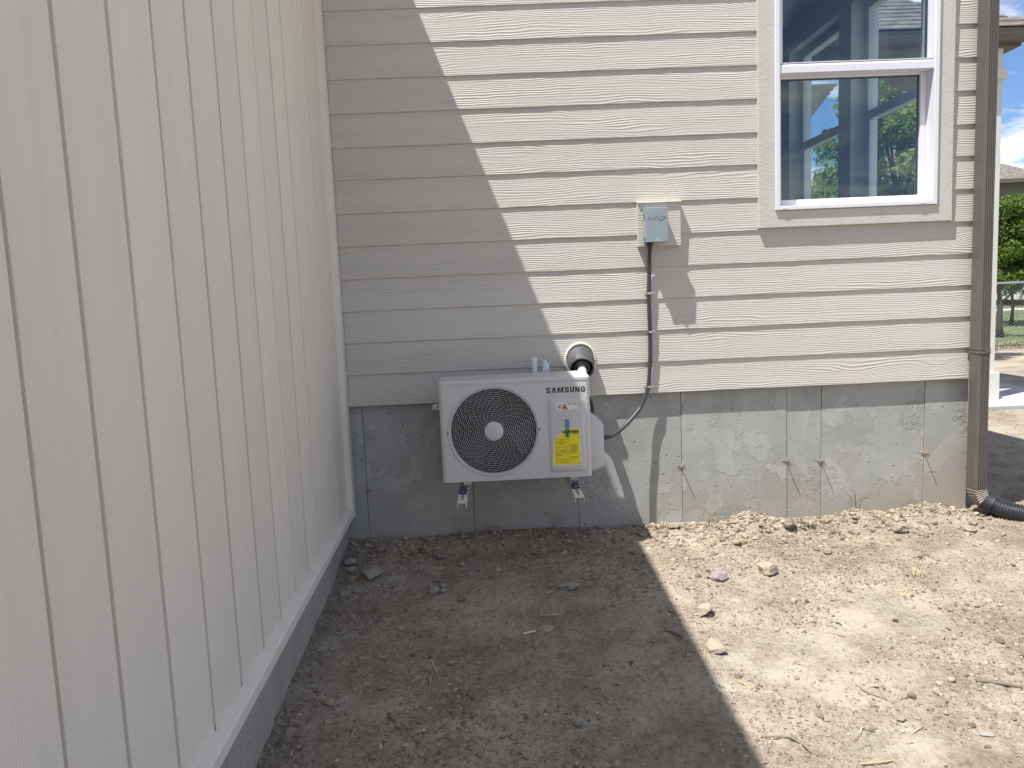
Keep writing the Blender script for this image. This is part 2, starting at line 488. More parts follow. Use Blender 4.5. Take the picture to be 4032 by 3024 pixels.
# ------------------------------------------------------------------ mesh helpers
class MB:
    """collects shapes and links them as one mesh object"""
    def __init__(s):
        s.v, s.f, s.mi = [], [], []
        s.cur = 0

    def add(s, vs, fs):
        o = len(s.v)
        s.v += [tuple(q) for q in vs]
        s.f += [tuple(o + i for i in f) for f in fs]
        s.mi += [s.cur] * len(fs)
        return s

    def box(s, x0, x1, y0, y1, z0, z1):
        vs = [(x, y, z) for z in (z0, z1) for y in (y0, y1) for x in (x0, x1)]
        return s.add(vs, [(0, 2, 3, 1), (4, 5, 7, 6), (0, 1, 5, 4), (2, 6, 7, 3), (0, 4, 6, 2), (1, 3, 7, 5)])

    def prism(s, pts, lo, hi, axis='y', cap=True):
        """pts: outline in the two other axes, in order"""
        n = len(pts)

        def P(a, b, c):
            return {'y': (a, c, b), 'x': (c, a, b), 'z': (a, b, c)}[axis]
        vs = [P(a, b, lo) for a, b in pts] + [P(a, b, hi) for a, b in pts]
        fs = [(i, (i + 1) % n, n + (i + 1) % n, n + i) for i in range(n)]
        if cap:
            fs += [tuple(range(n))[::-1], tuple(range(n, 2 * n))]
        return s.add(vs, fs)

    def tube(s, pts, r, n=8, cap=True, taper=None):
        pts = [Vector(q) for q in pts]
        vs, fs = [], []
        up = None
        for i, q in enumerate(pts):
            d = (pts[min(i + 1, len(pts) - 1)] - pts[max(i - 1, 0)]).normalized()
            if up is None:
                up = Vector((0, 0, 1)) if abs(d.z) < 0.9 else Vector((1, 0, 0))
            a = d.cross(up).normalized()
            b = a.cross(d).normalized()
            up = b
            rr = r[i] if isinstance(r, (list, tuple)) else r
            for k in range(n):
                t = 2 * math.pi * k / n
                vs.append(q + (a * math.cos(t) + b * math.sin(t)) * rr)
        m = len(pts)
        for i in range(m - 1):
            for k in range(n):
                k2 = (k + 1) % n
                fs.append((i * n + k, i * n + k2, (i + 1) * n + k2, (i + 1) * n + k))
        if cap:
            fs.append(tuple(range(n))[::-1])
            fs.append(tuple((m - 1) * n + k for k in range(n)))
        return s.add(vs, fs)

    def torus(s, c, R_, r, axis='y', n=48, m=6, a0=0, a1=2 * math.pi):
        vs, fs = [], []
        full = abs(a1 - a0 - 2 * math.pi) < 1e-6
        cnt = n if full else n + 1
        for i in range(cnt):
            a = a0 + (a1 - a0) * i / n
            for k in range(m):
                b = 2 * math.pi * k / m
                rr = R_ + r * math.cos(b)
                u, v_, q = rr * math.cos(a), rr * math.sin(a), r * math.sin(b)
                vs.append({'y': (c[0] + u, c[1] + q, c[2] + v_), 'z': (c[0] + u, c[1] + v_, c[2] + q), 'x': (c[0] + q, c[1] + u, c[2] + v_)}[axis])
        for i in range(n):
            j = (i + 1) % cnt
            for k in range(m):
                k2 = (k + 1) % m
                fs.append((i * m + k, j * m + k, j * m + k2, i * m + k2))
        return s.add(vs, fs)

    def disc(s, c, r, axis='y', n=32):
        vs = []
        for i in range(n):
            a = 2 * math.pi * i / n
            u, v_ = r * math.cos(a), r * math.sin(a)
            vs.append({'y': (c[0] + u, c[1], c[2] + v_), 'z': (c[0] + u, c[1] + v_, c[2]), 'x': (c[0], c[1] + u, c[2] + v_)}[axis])
        return s.add(vs, [tuple(range(n))])

    def build(s, name, mats, parent=None, smooth=False, bevel=0.0, auto=None, fix=True, **props):
        me = bpy.data.meshes.new(name)
        me.from_pydata(s.v, [], s.f)
        for m in (mats if isinstance(mats, (list, tuple)) else [mats]):
            me.materials.append(M[m])
        if any(s.mi):
            me.polygons.foreach_set('material_index', s.mi)
        if fix:
            bm = bmesh.new()
            bm.from_mesh(me)
            bmesh.ops.recalc_face_normals(bm, faces=bm.faces)
            if bevel:
                es = [e for e in bm.edges if e.is_manifold and e.calc_face_angle(0) > 0.6]
                bmesh.ops.bevel(bm, geom=es, offset=bevel, segments=2, profile=0.5, affect='EDGES', clamp_overlap=True)
            bm.to_mesh(me)
            bm.free()
        if smooth:
            me.polygons.foreach_set('use_smooth', [True] * len(me.polygons))
            if auto:
                me.set_sharp_from_angle(angle=R(auto))
        me.update()
        return link(name, me, parent, **props)


def link(name, me, parent=None, **props):
    o = bpy.data.objects.new(name, me)
    COL.objects.link(o)
    if parent is not None:
        o.parent = parent
    for k, v in props.items():
        o[k] = v
    return o


def thing(name, label, cat, loc=(0, 0, 0), group=None, rotz=0.0):
    """an Empty at the base of a thing; children are given in world coordinates minus loc by local()"""
    o = bpy.data.objects.new(name, None)
    o.empty_display_size = 0.1
    COL.objects.link(o)
    o.location = loc
    o.rotation_euler = (0, 0, rotz)
    o['label'] = label
    o['category'] = cat
    if group:
        o['group'] = group
    return o


def tag(o, label, cat, group=None):
    o['label'] = label
    o['category'] = cat
    if group:
        o['group'] = group
    return o


def settle(root):
    """parts were modelled in world coordinates: shift their origins so that the thing keeps its base point"""
    inv = Matrix.Translation(-Vector(root.location))
    for c in root.children:
        c.matrix_parent_inverse = inv


_font_cache = {}


def text_mesh(body, size, extrude=0.0, bold=0.0, spacing=1.0, align='LEFT', sx=1.0):
    cu = bpy.data.curves.new('lettering', 'FONT')
    cu.body = body
    cu.size = size
    cu.extrude = extrude
    cu.offset = bold
    cu.space_character = spacing
    cu.align_x = align
    cu.align_y = 'BOTTOM_BASELINE'
    cu.resolution_u = 3
    o = bpy.data.objects.new('lettering', cu)
    COL.objects.link(o)
    bpy.context.view_layer.update()
    me = bpy.data.meshes.new_from_object(o.evaluated_get(bpy.context.evaluated_depsgraph_get()))
    bpy.data.objects.remove(o)
    bpy.data.curves.remove(cu)
    return me


def lettering(name, body, x, y, z, width, height, mat, parent, extrude=0.0, bold=0.0, spacing=1.0):
    """flat lettering facing -y: left edge x, baseline z, fitted to width and cap height"""
    me = text_mesh(body, 1.0, 0.0, bold, spacing)
    n = len(me.vertices)
    a = np.empty(n * 3)
    me.vertices.foreach_get('co', a)
    a = a.reshape(-1, 3)
    mn, mxx = a.min(0), a.max(0)
    kx = width / (mxx[0] - mn[0])
    kz = height / (mxx[1] - mn[1])
    vs = [(x + (q[0] - mn[0]) * kx, y, z + (q[1] - mn[1]) * kz) for q in a]
    fs = [tuple(p.vertices) for p in me.polygons]
    bpy.data.meshes.remove(me)
    mb = MB()
    mb.add(vs, fs)
    if extrude:
        bm = bmesh.new()
        vv = [bm.verts.new(q) for q in vs]
        for f in fs:
            try:
                bm.faces.new([vv[i] for i in f])
            except ValueError:
                pass
        r = bmesh.ops.extrude_face_region(bm, geom=bm.faces[:])
        for g in r['geom']:
            if isinstance(g, bmesh.types.BMVert):
                g.co.y -= extrude
        bmesh.ops.recalc_face_normals(bm, faces=bm.faces)
        m2 = bpy.data.meshes.new(name)
        bm.to_mesh(m2)
        bm.free()
        m2.materials.append(M[mat])
        return link(name, m2, parent)
    return mb.build(name, mat, parent, fix=False)


# ------------------------------------------------------------------ numpy noise
def _hash(ix, iy, seed):
    h = (ix.astype(np.int64) * 374761393 + iy.astype(np.int64) * 668265263 + seed * 974711) & 0x7fffffff
    h = ((h ^ (h >> 13)) * 1274126177) & 0x7fffffff
    return ((h ^ (h >> 16)) & 0xffff) / 65535.0


def vnoise(x, y, seed=0):
    ix, iy = np.floor(x), np.floor(y)
    fx, fy = x - ix, y - iy
    fx, fy = fx * fx * (3 - 2 * fx), fy * fy * (3 - 2 * fy)
    a = _hash(ix, iy, seed)
    b = _hash(ix + 1, iy, seed)
    c = _hash(ix, iy + 1, seed)
    d = _hash(ix + 1, iy + 1, seed)
    return a + (b - a) * fx + (c - a) * fy + (a - b - c + d) * fx * fy


def fbm(x, y, oct=4, seed=0, gain=0.5):
    s, amp, tot = 0, 1.0, 0
    for o in range(oct):
        s = s + amp * vnoise(x * 2 ** o, y * 2 ** o, seed + o * 17)
        tot += amp
        amp *= gain
    return s / tot


MOUNDS = [(2.40, -0.10, 0.075, 0.12, 0.10), (2.60, -0.16, 0.05, 0.10, 0.10), (3.02, -0.08, 0.06, 0.10, 0.08),
          (3.42, -0.12, 0.070, 0.20, 0.13), (3.66, -0.24, 0.03, 0.15, 0.12), (3.15, -0.38, 0.03, 0.14, 0.10),
          (1.95, -0.10, 0.020, 0.22, 0.10), (0.33, -0.30, 0.035, 0.16, 0.2), (0.95, -0.08, 0.02, 0.4, 0.10),
          (0.40, -1.60, 0.02, 0.2, 0.2), (2.22, -0.36, 0.03, 0.10, 0.07), (1.50, -0.14, 0.02, 0.3, 0.1),
          (2.41, -2.19, 0.016, 0.09, 0.06), (2.75, -0.50, 0.018, 0.2, 0.08), (4.15, -0.35, 0.03, 0.3, 0.2)]


def ground_h(x, y):
    x, y = np.asarray(x, float), np.asarray(y, float)
    h = -.789 + .045 * np.clip(y, -2.6, 0) - 0.03 * np.clip((y - 0.3) / 1.5, 0, 1)
    h = h + 0.012 * np.exp(np.minimum(y, 0) / 0.10) * (y < 0.2)
    near = np.exp(-np.maximum(0, np.hypot((x - 1.9) / 2.6, (y + 1.4) / 2.2) - 1) * 1.5)
    h = h + 0.022 * (fbm(x * 1.6, y * 1.6, 3, 3) - .5)
    h = h + 0.020 * (fbm(x * 7, y * 7, 3, 5) - .5) * near
    h = h + 0.013 * (fbm(x * 24, y * 24, 3, 9) - .5) * near
    rg = np.clip((fbm(x * 2.6, y * 2.6, 4, 41) - .46) * 6, 0, 1)
    h = h + (0.004 + 0.012 * rg) * (np.abs(fbm(x * 40, y * 40, 2, 13) - .5) * 2 - .3) * near
    for mx, my, a, sx_, sy_ in MOUNDS:
        g = 1.2 * a * np.exp(-((x - mx) / sx_) ** 2 - ((y - my) / sy_) ** 2)
        h = h + g * (0.75 + 0.5 * fbm(x * 14, y * 14, 3, 21))
    return h


def gh(x, y):
    return float(ground_h(np.array([x]), np.array([y]))[0])


# ------------------------------------------------------------------ ground
def axis_lines(fine0, fine1, step, lo, hi, grow=1.35):
    a = list(np.arange(fine0, fine1 + 1e-6, step))
    s, q = step, fine1
    while q < hi:
        s *= grow
        q += s
        a.append(q)
    s, q = step, fine0
    while q > lo:
        s *= grow
        q -= s
        a.insert(0, q)
    return np.array(a)


def grid_mesh(name, xs, ys, hfun):
    X, Y = np.meshgrid(xs, ys)
    Zz = hfun(X, Y)
    nx, ny = len(xs), len(ys)
    co = np.stack([X, Y, Zz], -1).reshape(-1, 3)
    i = np.arange(nx - 1)[None, :] + nx * np.arange(ny - 1)[:, None]
    q = np.stack([i, i + 1, i + nx + 1, i + nx], -1).reshape(-1, 4)
    return np_mesh(name, co, q)


def np_mesh(name, co, faces, smooth=True):
    me = bpy.data.meshes.new(name)
    k = faces.shape[1]
    me.vertices.add(len(co))
    me.vertices.foreach_set('co', co.astype(np.float32).ravel())
    me.loops.add(faces.size)
    me.loops.foreach_set('vertex_index', faces.astype(np.int32).ravel())
    me.polygons.add(len(faces))
    me.polygons.foreach_set('loop_start', np.arange(0, faces.size, k, dtype=np.int32))
    me.polygons.foreach_set('loop_total', np.full(len(faces), k, dtype=np.int32))
    me.polygons.foreach_set('use_smooth', np.full(len(faces), smooth))
    me.update(calc_edges=True)
    return me


xs = axis_lines(-0.05, 4.5, 0.0095, -600, 600)
ys = axis_lines(-3.0, 0.10, 0.0095, -600, 600)
me = grid_mesh('ground', xs, ys, ground_h)
me.materials.append(M['dirt'])
link('ground', me, kind='structure', label='bare dry dirt yard beside the house')

# ------------------------------------------------------------------ house wing with lap siding
S = 0.1778
XL, XR = 0.168, 3.728
DZ = [0.0007, -.0006, 0.001, 0, -.0007, .001, .0013, .0035, -.002, 0, 0, -.0009, 0, .001, -.001, 0, 0]
house = thing('house', 'beige lap-sided house wing with a white window above bare concrete foundation', 'house', (1.95, 0.1, -0.8))


def plank(x0, x1, zb):
    """one lap board: thick lower edge, thin top tucked under the next course"""
    zt = zb + S + 0.02
    t = 0.0085
    nseg = 1
    pts = [(0.0016, zb), (0.0, zb + 0.002), (0.0092, zt), (0.0152, zt), (0.0092, zb)]   # (y, z)
    mb = MB()
    mb.prism([(a, b) for a, b in pts], x0, x1, 'x')
    return mb.build('plank', 'siding', house)


WIN = (2.50, 3.587, 0.9, 2.75)
for k in range(17):
    zb = S * k + DZ[k]
    if k in (5, 6, 7, 8, 9, 10, 11, 12, 13, 14):
        plank(XL, WIN[0], zb)
        plank(WIN[1], XR, zb)
    else:
        plank(XL, XR, zb)

# painted-over nail heads along the lower edge of the boards
mb = MB()
for k in range(13):
    zb = S * k + DZ[k]
    x = XL + rng.uniform(.1, .35)
    while x < XR - .03:
        if not (WIN[0] - .02 < x < WIN[1] + .02 and k >= 5) and not (1.80 < x < 2.08 and 4 <= k <= 5):
            zz = zb + rng.uniform(.022, .030)
            yy = .0016 + (zz - zb) / (S + .02) * .0076
            mb.tube([(x, yy + .002, zz), (x, yy - .0006, zz), (x, yy - .0013, zz)], [.0052, .0050, .0030], 8)
        x += .406 + rng.uniform(-.02, .02)
mb.build('nail_head', 'siding', house, kind='stuff')

# wall core (sheathing) with the window opening, and the side wall with its two openings
mb = MB()
WO = (2.59, 3.495, 0.992, 2.66)
mb.box(-0.4, WO[0], 0.016, 0.16, 0.012, 3.0)
mb.box(WO[1], 3.70, 0.016, 0.16, 0.012, 3.0)
mb.box(WO[0], WO[1], 0.016, 0.16, 0.012, WO[2])
mb.box(WO[0], WO[1], 0.016, 0.16, WO[3], 3.0)
mb.build('wall_core', 'gypsum', house)
SO = [(0.22, 1.154), (1.345, 2.265)]
mb = MB()
ycur = 0.161
for a, b in SO:
    mb.box(3.56, 3.705, ycur, a, 0.012, 3.0)
    mb.box(3.56, 3.705, a, b, 0.012, 0.99)
    mb.box(3.56, 3.705, a, b, 2.48, 3.0)
    ycur = b
mb.box(3.56, 3.705, ycur, 5.2, 0.012, 3.0)
mb.build('side_wall', 'gypsum', house)
mb = MB()
mb.box(0.60, 3.559, 0.161, 5.0, 2.70, 2.82)
mb.build('ceiling', 'gypsum', house)
mb = MB()
mb.box(0.60, 3.559, 0.161, 5.0, 0.05, 0.20)
mb.build('floor', 'floorwood', house)
mb = MB()
mb.box(0.48, 0.60, 0.161, 5.0, 0.05, 2.82)
mb.box(0.60, 3.559, 5.0, 5.12, 0.05, 2.82)
mb.build('inner_wall', 'gypsum', house)
# exterior of the side wall: lap boards and corner board
for k in range(17):
    zb = S * k
    zt = zb + S + 0.02
    segs = [(0.02, 5.2)] if (zt < 0.90 or zb > 2.55) else [(0.02, SO[0][0] - 0.09), (SO[0][1] + 0.09, SO[1][0] - 0.09), (SO[1][1] + 0.09, 5.2)]
    for a, b in segs:
        if b - a < 0.01:
            continue
        mb = MB()
        mb.prism([(3.7215, zb), (3.723, zb + .002), (3.7138, zt), (3.708, zt), (3.7138, zb)], a, b, 'y')
        mb.build('plank', 'siding', house)
mb = MB()
mb.prism([(3.728, -0.004), (3.748, -0.004), (3.748, 0.018), (3.7285, 0.018)], -0.002, 2.95, 'z')
mb.build('corner_board', 'trim', house)
# trim round the window
mb = MB()
mb.box(2.500, 2.588, -0.021, 0.014, 0.990, 2.75)
mb.build('window_trim', 'trim', house, bevel=0.0015)
mb = MB()
mb.box(3.496, 3.586, -0.021, 0.014, 0.990, 2.75)
mb.build('window_trim', 'trim', house, bevel=0.0015)
mb = MB()
mb.box(2.500, 3.587, -0.023, 0.014, 0.899, 0.989)
mb.build('window_trim', 'trim', house, bevel=0.0015)

# the window itself
win = MB()
win.prism([(2.5885, 0.991), (3.4955, 0.991), (3.4955, 2.66), (2.5885, 2.66)], 0, 0, 'y', cap=False)
win = MB()


def ring_frame(mb, x0, x1, z0, z1, wl, wr, wb, wt, y0, y1):
    mb.box(x0, x0 + wl, y0, y1, z0, z1)
    mb.box(x1 - wr, x1, y0, y1, z0, z1)
    mb.box(x0 + wl, x1 - wr, y0, y1, z0, z0 + wb)
    mb.box(x0 + wl, x1 - wr, y0, y1, z1 - wt, z1)


window = bpy.data.objects.new('window', None)
COL.objects.link(window)
window.parent = house
mb = MB()
ring_frame(mb, 2.589, 3.495, 0.991, 2.66, 0.026, 0.026, 0.022, 0.03, -0.036, 0.10)
mb.build('frame', 'vinyl', window, bevel=0.003)
mb = MB()
ring_frame(mb, 2.6155, 3.4685, 1.7745, 2.63, 0.020, 0.020, 0.004, 0.03, -0.020, 0.05)
mb.build('upper_sash', 'vinyl', window, bevel=0.002)
mb = MB()
mb.prism([(-0.026, 1.7225), (-0.026, 1.760), (-0.012, 1.774), (0.092, 1.774), (0.092, 1.7225)], 2.6155, 3.4685, 'x')
mb.build('meeting_rail', 'vinyl', window, bevel=0.0015)
mb = MB()
ring_frame(mb, 2.6155, 3.4685, 1.0135, 1.7222, 0.034, 0.034, 0.040, 0.012, 0.044, 0.090)
mb.build('lower_sash', 'vinyl', window, bevel=0.002)
for x in (2.625, 3.40):
    mb = MB()
    mb.box(x, x + 0.028, -0.0385, -0.036, 0.998, 1.003)
    mb.build('weep_cover', 'vinyl_in', window)
mb = MB()
mb.box(2.630, 3.453, 0.0085, 0.0115, 1.776, 2.605)
mb.build('pane', 'glass', window)
mb = MB()
mb.box(2.645, 3.4365, 0.0585, 0.0615, 1.05, 1.712)
mb.build('pane', 'glass', window)
mb = MB()
ring_frame(mb, 2.6355, 3.4485, 1.7785, 2.60, 0.004, 0.006, 0.002, 0.004, 0.012, 0.028)
ring_frame(mb, 2.6495, 3.4345, 1.0535, 1.7095, 0.004, 0.006, 0.002, 0.006, 0.062, 0.075)
mb.build('spacer', 'spacer', window)

# two windows in the side wall, seen through the room
for a, b in SO:
    sw = bpy.data.objects.new('side_window', None)
    COL.objects.link(sw)
    sw.parent = house
    mb = MB()
    for (y0, y1, z0, z1) in ((a + .002, a + .055, .992, 2.478), (b - .055, b - .002, .992, 2.478),
                             (a + .055, b - .055, .992, 1.045), (a + .055, b - .055, 2.425, 2.478)):
        mb.box(3.655, 3.725, y0, y1, z0, z1)
    mb.build('frame', 'vinyl_in', sw, bevel=0.004)
    mb = MB()
    mb.box(3.640, 3.70, a + .0555, b - .0555, 1.680, 1.742)
    mb.build('meeting_rail', 'vinyl_in', sw, bevel=0.003)
    mb = MB()
    mb.box(3.642, 3.672, a + .056, a + .085, 1.046, 1.679)
    mb.box(3.642, 3.672, b - .105, b - .056, 1.046, 1.679)
    mb.box(3.642, 3.672, a + .085, b - .105, 1.046, 1.085)
    mb.build('lower_sash', 'vinyl_in', sw, bevel=0.002)
    mb = MB()
    ym = (a + b) / 2 - 0.02
    mb.prism([(ym - .045, 1.742), (ym - .03, 1.762), (ym + .03, 1.762), (ym + .045, 1.742)], 3.645, 3.675, 'x')
    mb.build('sash_lock', 'vinyl_in', sw)
    mb = MB()
    mb.box(3.689, 3.692, a + .056, b - .056, 1.743, 2.424)
    mb.box(3.655, 3.658, a + .086, b - .106, 1.086, 1.679)
    mb.build('pane', 'glass_thin', sw)

# roof of this wing: a gable end just out of frame above
mb = MB()
EX, EZ = 4.10, 2.76
mb.add([(EX, -0.08, EZ), (0.0, -0.08, EZ + 1.7), (0.0, 6.0, EZ + 1.7), (EX, 6.0, EZ),
        (EX, -0.08, EZ + .12), (0.0, -0.08, EZ + 1.82), (0.0, 6.0, EZ + 1.82), (EX, 6.0, EZ + .12)],
       [(0, 1, 2, 3), (7, 6, 5, 4), (0, 4, 5, 1), (1, 5, 6, 2), (2, 6, 7, 3), (3, 7, 4, 0)])
mb.build('roof', 'shingle', house)
mb = MB()
mb.prism([(-0.4, 3.0), (3.70, 3.0), (0.0, 4.45), (-0.4, 4.45)], 0.017, 0.10, 'y')
mb.build('gable', 'siding', house)

# concrete foundation cast in form panels; joints show as narrow gaps
FX = [(0.05, 0.232), (0.232, 0.8425), (0.8425, 1.4505), (1.4505, 2.060), (2.060, 2.6755), (2.6755, 2.878), (2.878, 3.4845), (3.4845, 3.742)]
for i, (a, b) in enumerate(FX):
    mb = MB()
    yo = 0.035 + (0, .0015, -.001, .001, -.0012, .0015, 0, -.0015)[i]
    mb.prism([(a + .0013, yo + .002), (a + .003, yo), (b - .003, yo), (b - .0013, yo + .002), (b - .0013, .25), (a + .0013, .25)], -1.25, 0.0105, 'z')
    mb.build('foundation_panel', 'concrete', house)
mb = MB()
mb.box(0.0, 3.735, 0.046, 0.26, -1.24, 0.008)
mb.build('foundation_core', 'concrete', house)
mb = MB()
mb.box(3.60, 3.738, 0.2605, 5.2, -1.25, 0.0105)
mb.build('foundation_side', 'concrete', house)

# snapped form ties left in the joints
for i, (x, z) in enumerate([(2.052, -.440), (2.668, -.437), (2.874, -.450), (3.488, -.432), (0.235, -.50)]):
    mb = MB()
    l = 0.048 if i < 4 else 0.03
    mb.tube([(x, .05, z), (x + .001, .012, z), (x + .004, .035 - l, z + .003)], 0.0032, 6)
    tie = mb.build('form_tie', 'wire', house)
    mb = MB()
    for dx, dz_, r in ((-.012, .003, .008), (.011, .004, .010), (0.0, -.004, .009)):
        mb.tube([(x + dx, .040, z + dz_), (x + dx, .0325, z + dz_), (x + dx * .9, .0305, z + dz_)], [r, r, r * .8], 12)
    mb.build('patch', 'rock_tan', tie)

# mounting block under the electrical box
mb = MB()
mb.box(1.822, 2.060, -0.030, 0.012, 0.824, 1.061)
blk = mb.build('mounting_block', 'siding', house, bevel=0.001)
mb = MB()
mb.prism([(0.012, 1.070), (-0.040, 1.066), (-0.0415, 1.0605), (-0.039, 1.0605), (-0.039, 1.0635), (0.012, 1.0635)], 1.820, 2.0635, 'x')
mb.build('flashing', 'caulk', blk)
settle(house)

# ------------------------------------------------------------------ garage wing with vertical boards
garage = thing('garage_wing', 'tall beige wall of vertical grooved boards along the left, over a concrete strip', 'house wing', (0.133, 0, -0.8), rotz=0.0234)
G0 = Vector((0.133, 0, -0.8))
YG = [0.144, 0.391, 0.640, 0.896, 1.130, 1.370, 1.615, 1.854, 2.103, 2.349, 2.595, 2.834, 3.059]
while YG[-1] < 6.4:
    YG.append(YG[-1] + 0.243)
ZB, ZT = -0.565, 2.9
GAP = 0.0185


def gz(mb):     # world z to the wing's own z
    mb.v = [(a, b, c + 0.8) for a, b, c in mb.v]
    return mb


for i in range(len(YG)):
    y1 = -0.03 if i == 0 else -YG[i - 1]
    y0 = -YG[i] + GAP
    jig = rng.uniform(-.0012, .0012)
    mb = MB()
    # face, and the thin tongue that forms the floor of the groove on the near side
    mb.prism([(-.030, y1), (jig, y1), (jig + .0005, y0 + .0015), (jig - .001, y0), (-.023, y0), (-.023, y0 - GAP + .0045), (-.030, y0 - GAP + .0045)], ZB, ZT, 'z')
    gz(mb).build('board', 'board', garage)
mb = MB()
mb.box(-.0, 0.034, -0.088, -0.001, -0.624, ZT)
gz(mb).build('corner_board', 'board', garage, bevel=0.0015)
mb = MB()
mb.prism([(0.0, -.554), (.030, -.566), (.036, -.574), (.036, -.578), (.030, -.580), (.030, -.620), (0.0, -.620)], -6.5, -0.089, 'y')
gz(mb).build('skirt_board', 'board', garage, bevel=0.0012)
mb = MB()
mb.box(-0.16, -0.045, -6.5, 0.0, -0.56, ZT)
gz(mb).build('wall_core', 'fascia', garage)  # core coloured dark so the slots between boards read as crevice shadow
FJ = [0.0, -0.42, -1.03, -1.64, -2.25, -2.86, -3.47, -4.08, -4.69, -5.30, -6.5]
for a, b in zip(FJ[:-1], FJ[1:]):
    mb = MB()
    mb.box(-0.18, -0.010, b + .003, a - .003, -1.25, -0.56)
    gz(mb).build('foundation_panel', 'concrete', garage, bevel=0.002)
mb = MB()
mb.box(-0.17, -0.016, -6.5, 0.0, -1.24, -0.57)
gz(mb).build('foundation_core', 'concrete', garage)
# roof edge above the frame: its fascia throws the long diagonal shadow
E_Z = 2.80


def eave_x(y):
    return 0.318 + 0.012 * y - 0.133 + 0.0234 * y


mb = MB()
ya, yb = 0.0, -6.6
xa, xb = eave_x(ya), eave_x(yb)
mb.add([(xa, ya, E_Z), (xb, yb, E_Z), (-.15, yb, E_Z), (-.15, ya, E_Z),
        (xa, ya, E_Z + .02), (xb, yb, E_Z + .02), (-.15, yb, E_Z + .02), (-.15, ya, E_Z + .02)],
       [(0, 1, 2, 3), (7, 6, 5, 4), (0, 4, 5, 1), (1, 5, 6, 2), (2, 6, 7, 3), (3, 7, 4, 0)])
gz(mb).build('soffit', 'soffit', garage)
mb = MB()
mb.add([(xa, ya, E_Z + .0), (xb, yb, E_Z + .0), (xa - .03, ya, E_Z), (xb - .03, yb, E_Z),
        (xa, ya, E_Z + .16), (xb, yb, E_Z + .16), (xa - .03, ya, E_Z + .17), (xb - .03, yb, E_Z + .17)],
       [(0, 1, 5, 4), (2, 6, 7, 3), (0, 2, 3, 1), (4, 5, 7, 6), (0, 4, 6, 2), (1, 3, 7, 5)])
mb.v = [(a + .031, b, c - .001) for a, b, c in mb.v]
gz(mb).build('fascia', 'fascia', garage)
mb = MB()
mb.add([(xa + .03, ya, E_Z + .165), (xb + .03, yb, E_Z + .165), (-3.2, yb, E_Z + 1.4), (-3.2, ya, E_Z + 1.4),
        (xa + .03, ya, E_Z + .195), (xb + .03, yb, E_Z + .195), (-3.2, yb, E_Z + 1.45), (-3.2, ya, E_Z + 1.45)],
       [(0, 1, 2, 3), (7, 6, 5, 4), (0, 4, 5, 1), (1, 5, 6, 2), (2, 6, 7, 3), (3, 7, 4, 0)])
gz(mb).build('roof', 'shingle', garage)

# ------------------------------------------------------------------ air conditioner
AX0, AX1, AYF, AYB, AZ0, AZ1 = 0.704, 1.478, -0.430, -0.150, -0.360, 0.164
AZS = 0.143
ac = thing('air_conditioner', 'light grey outdoor air conditioner with round fan grille and yellow label, hung on the foundation', 'air conditioner', (1.09, -0.29, -0.36))


def rrect(x0, x1, y0, y1, rf, rb, n=6):
    """plan outline with rounded front (low y) and back corners"""
    pts = []
    for cx, cy, r, a0 in ((x0 + rf, y0 + rf, rf, 180), (x1 - rf, y0 + rf, rf, 270), (x1 - rb, y1 - rb, rb, 0), (x0 + rb, y1 - rb, rb, 90)):
        for i in range(n + 1):
            a = R(a0 + 90 * i / n)
            pts.append((cx + r * math.cos(a), cy + r * math.sin(a)))
    return pts


GC, GR, GRI = (0.978, -0.101), 0.2375, 0.226
mb = MB()
# shell without its front face (which has the fan hole): sides, back, bottom
out = rrect(AX0, AX1, AYF, AYB, 0.022, 0.006)
n = len(out)
vs = [(x, y, AZ0) for x, y in out] + [(x, y, AZS - .001) for x, y in out]
fs = [(i, (i + 1) % n, n + (i + 1) % n, n + i) for i in range(n) if not (out[i][1] < AYF + 1e-6 and out[(i + 1) % n][1] < AYF + 1e-6)]
fs.append(tuple(range(n))[::-1])
fs.append(tuple(range(n, 2 * n)))
mb.add(vs, fs)
# front face with round hole
x0, x1, z0, z1 = AX0 + .022, AX1 - .022, AZ0, AZS - .001
angs = sorted([2 * math.pi * i / 96 for i in range(96)] + [math.atan2(zz - GC[1], xx - GC[0]) % (2 * math.pi) for xx in (x0, x1) for zz in (z0, z1)])
inner, outer = [], []
for a in angs:
    c_, s_ = math.cos(a), math.sin(a)
    t = min([(x1 - GC[0]) / c_ if c_ > 1e-9 else 9, (x0 - GC[0]) / c_ if c_ < -1e-9 else 9, (z1 - GC[1]) / s_ if s_ > 1e-9 else 9, (z0 - GC[1]) / s_ if s_ < -1e-9 else 9])
    inner.append((GC[0] + GRI * c_, AYF, GC[1] + GRI * s_))
    outer.append((GC[0] + t * c_, AYF, GC[1] + t * s_))
na = len(angs)
mb.add(inner + outer, [(i, (i + 1) % na, na + (i + 1) % na, na + i) for i in range(na)])
body = mb.build('casing', 'casing', ac, smooth=True, auto=35)
mb = MB()
o1 = rrect(AX0 - .002, AX1 + .002, AYF - .002, AYB + .002, .023, .006)
o2 = rrect(AX0 + .003, AX1 - .003, AYF + .004, AYB - .003, .020, .006)
n = len(o1)
vs = [(x, y, AZS) for x, y in o1] + [(x, y, AZ1 - .007) for x, y in o1] + [(x, y, AZ1) for x, y in o2]
fs = [(i, (i + 1) % n, n + (i + 1) % n, n + i) for i in range(n)] + [(n + i, n + (i + 1) % n, 2 * n + (i + 1) % n, 2 * n + i) for i in range(n)]
fs += [tuple(range(n))[::-1], tuple(range(2 * n, 3 * n))]
mb.add(vs, fs)
mb.build('lid', 'casing', ac, smooth=True, auto=40)
mb = MB()
mb.tube([(GC[0], -0.400, GC[1]), (GC[0], -0.30, GC[1])], 0.224, 48)
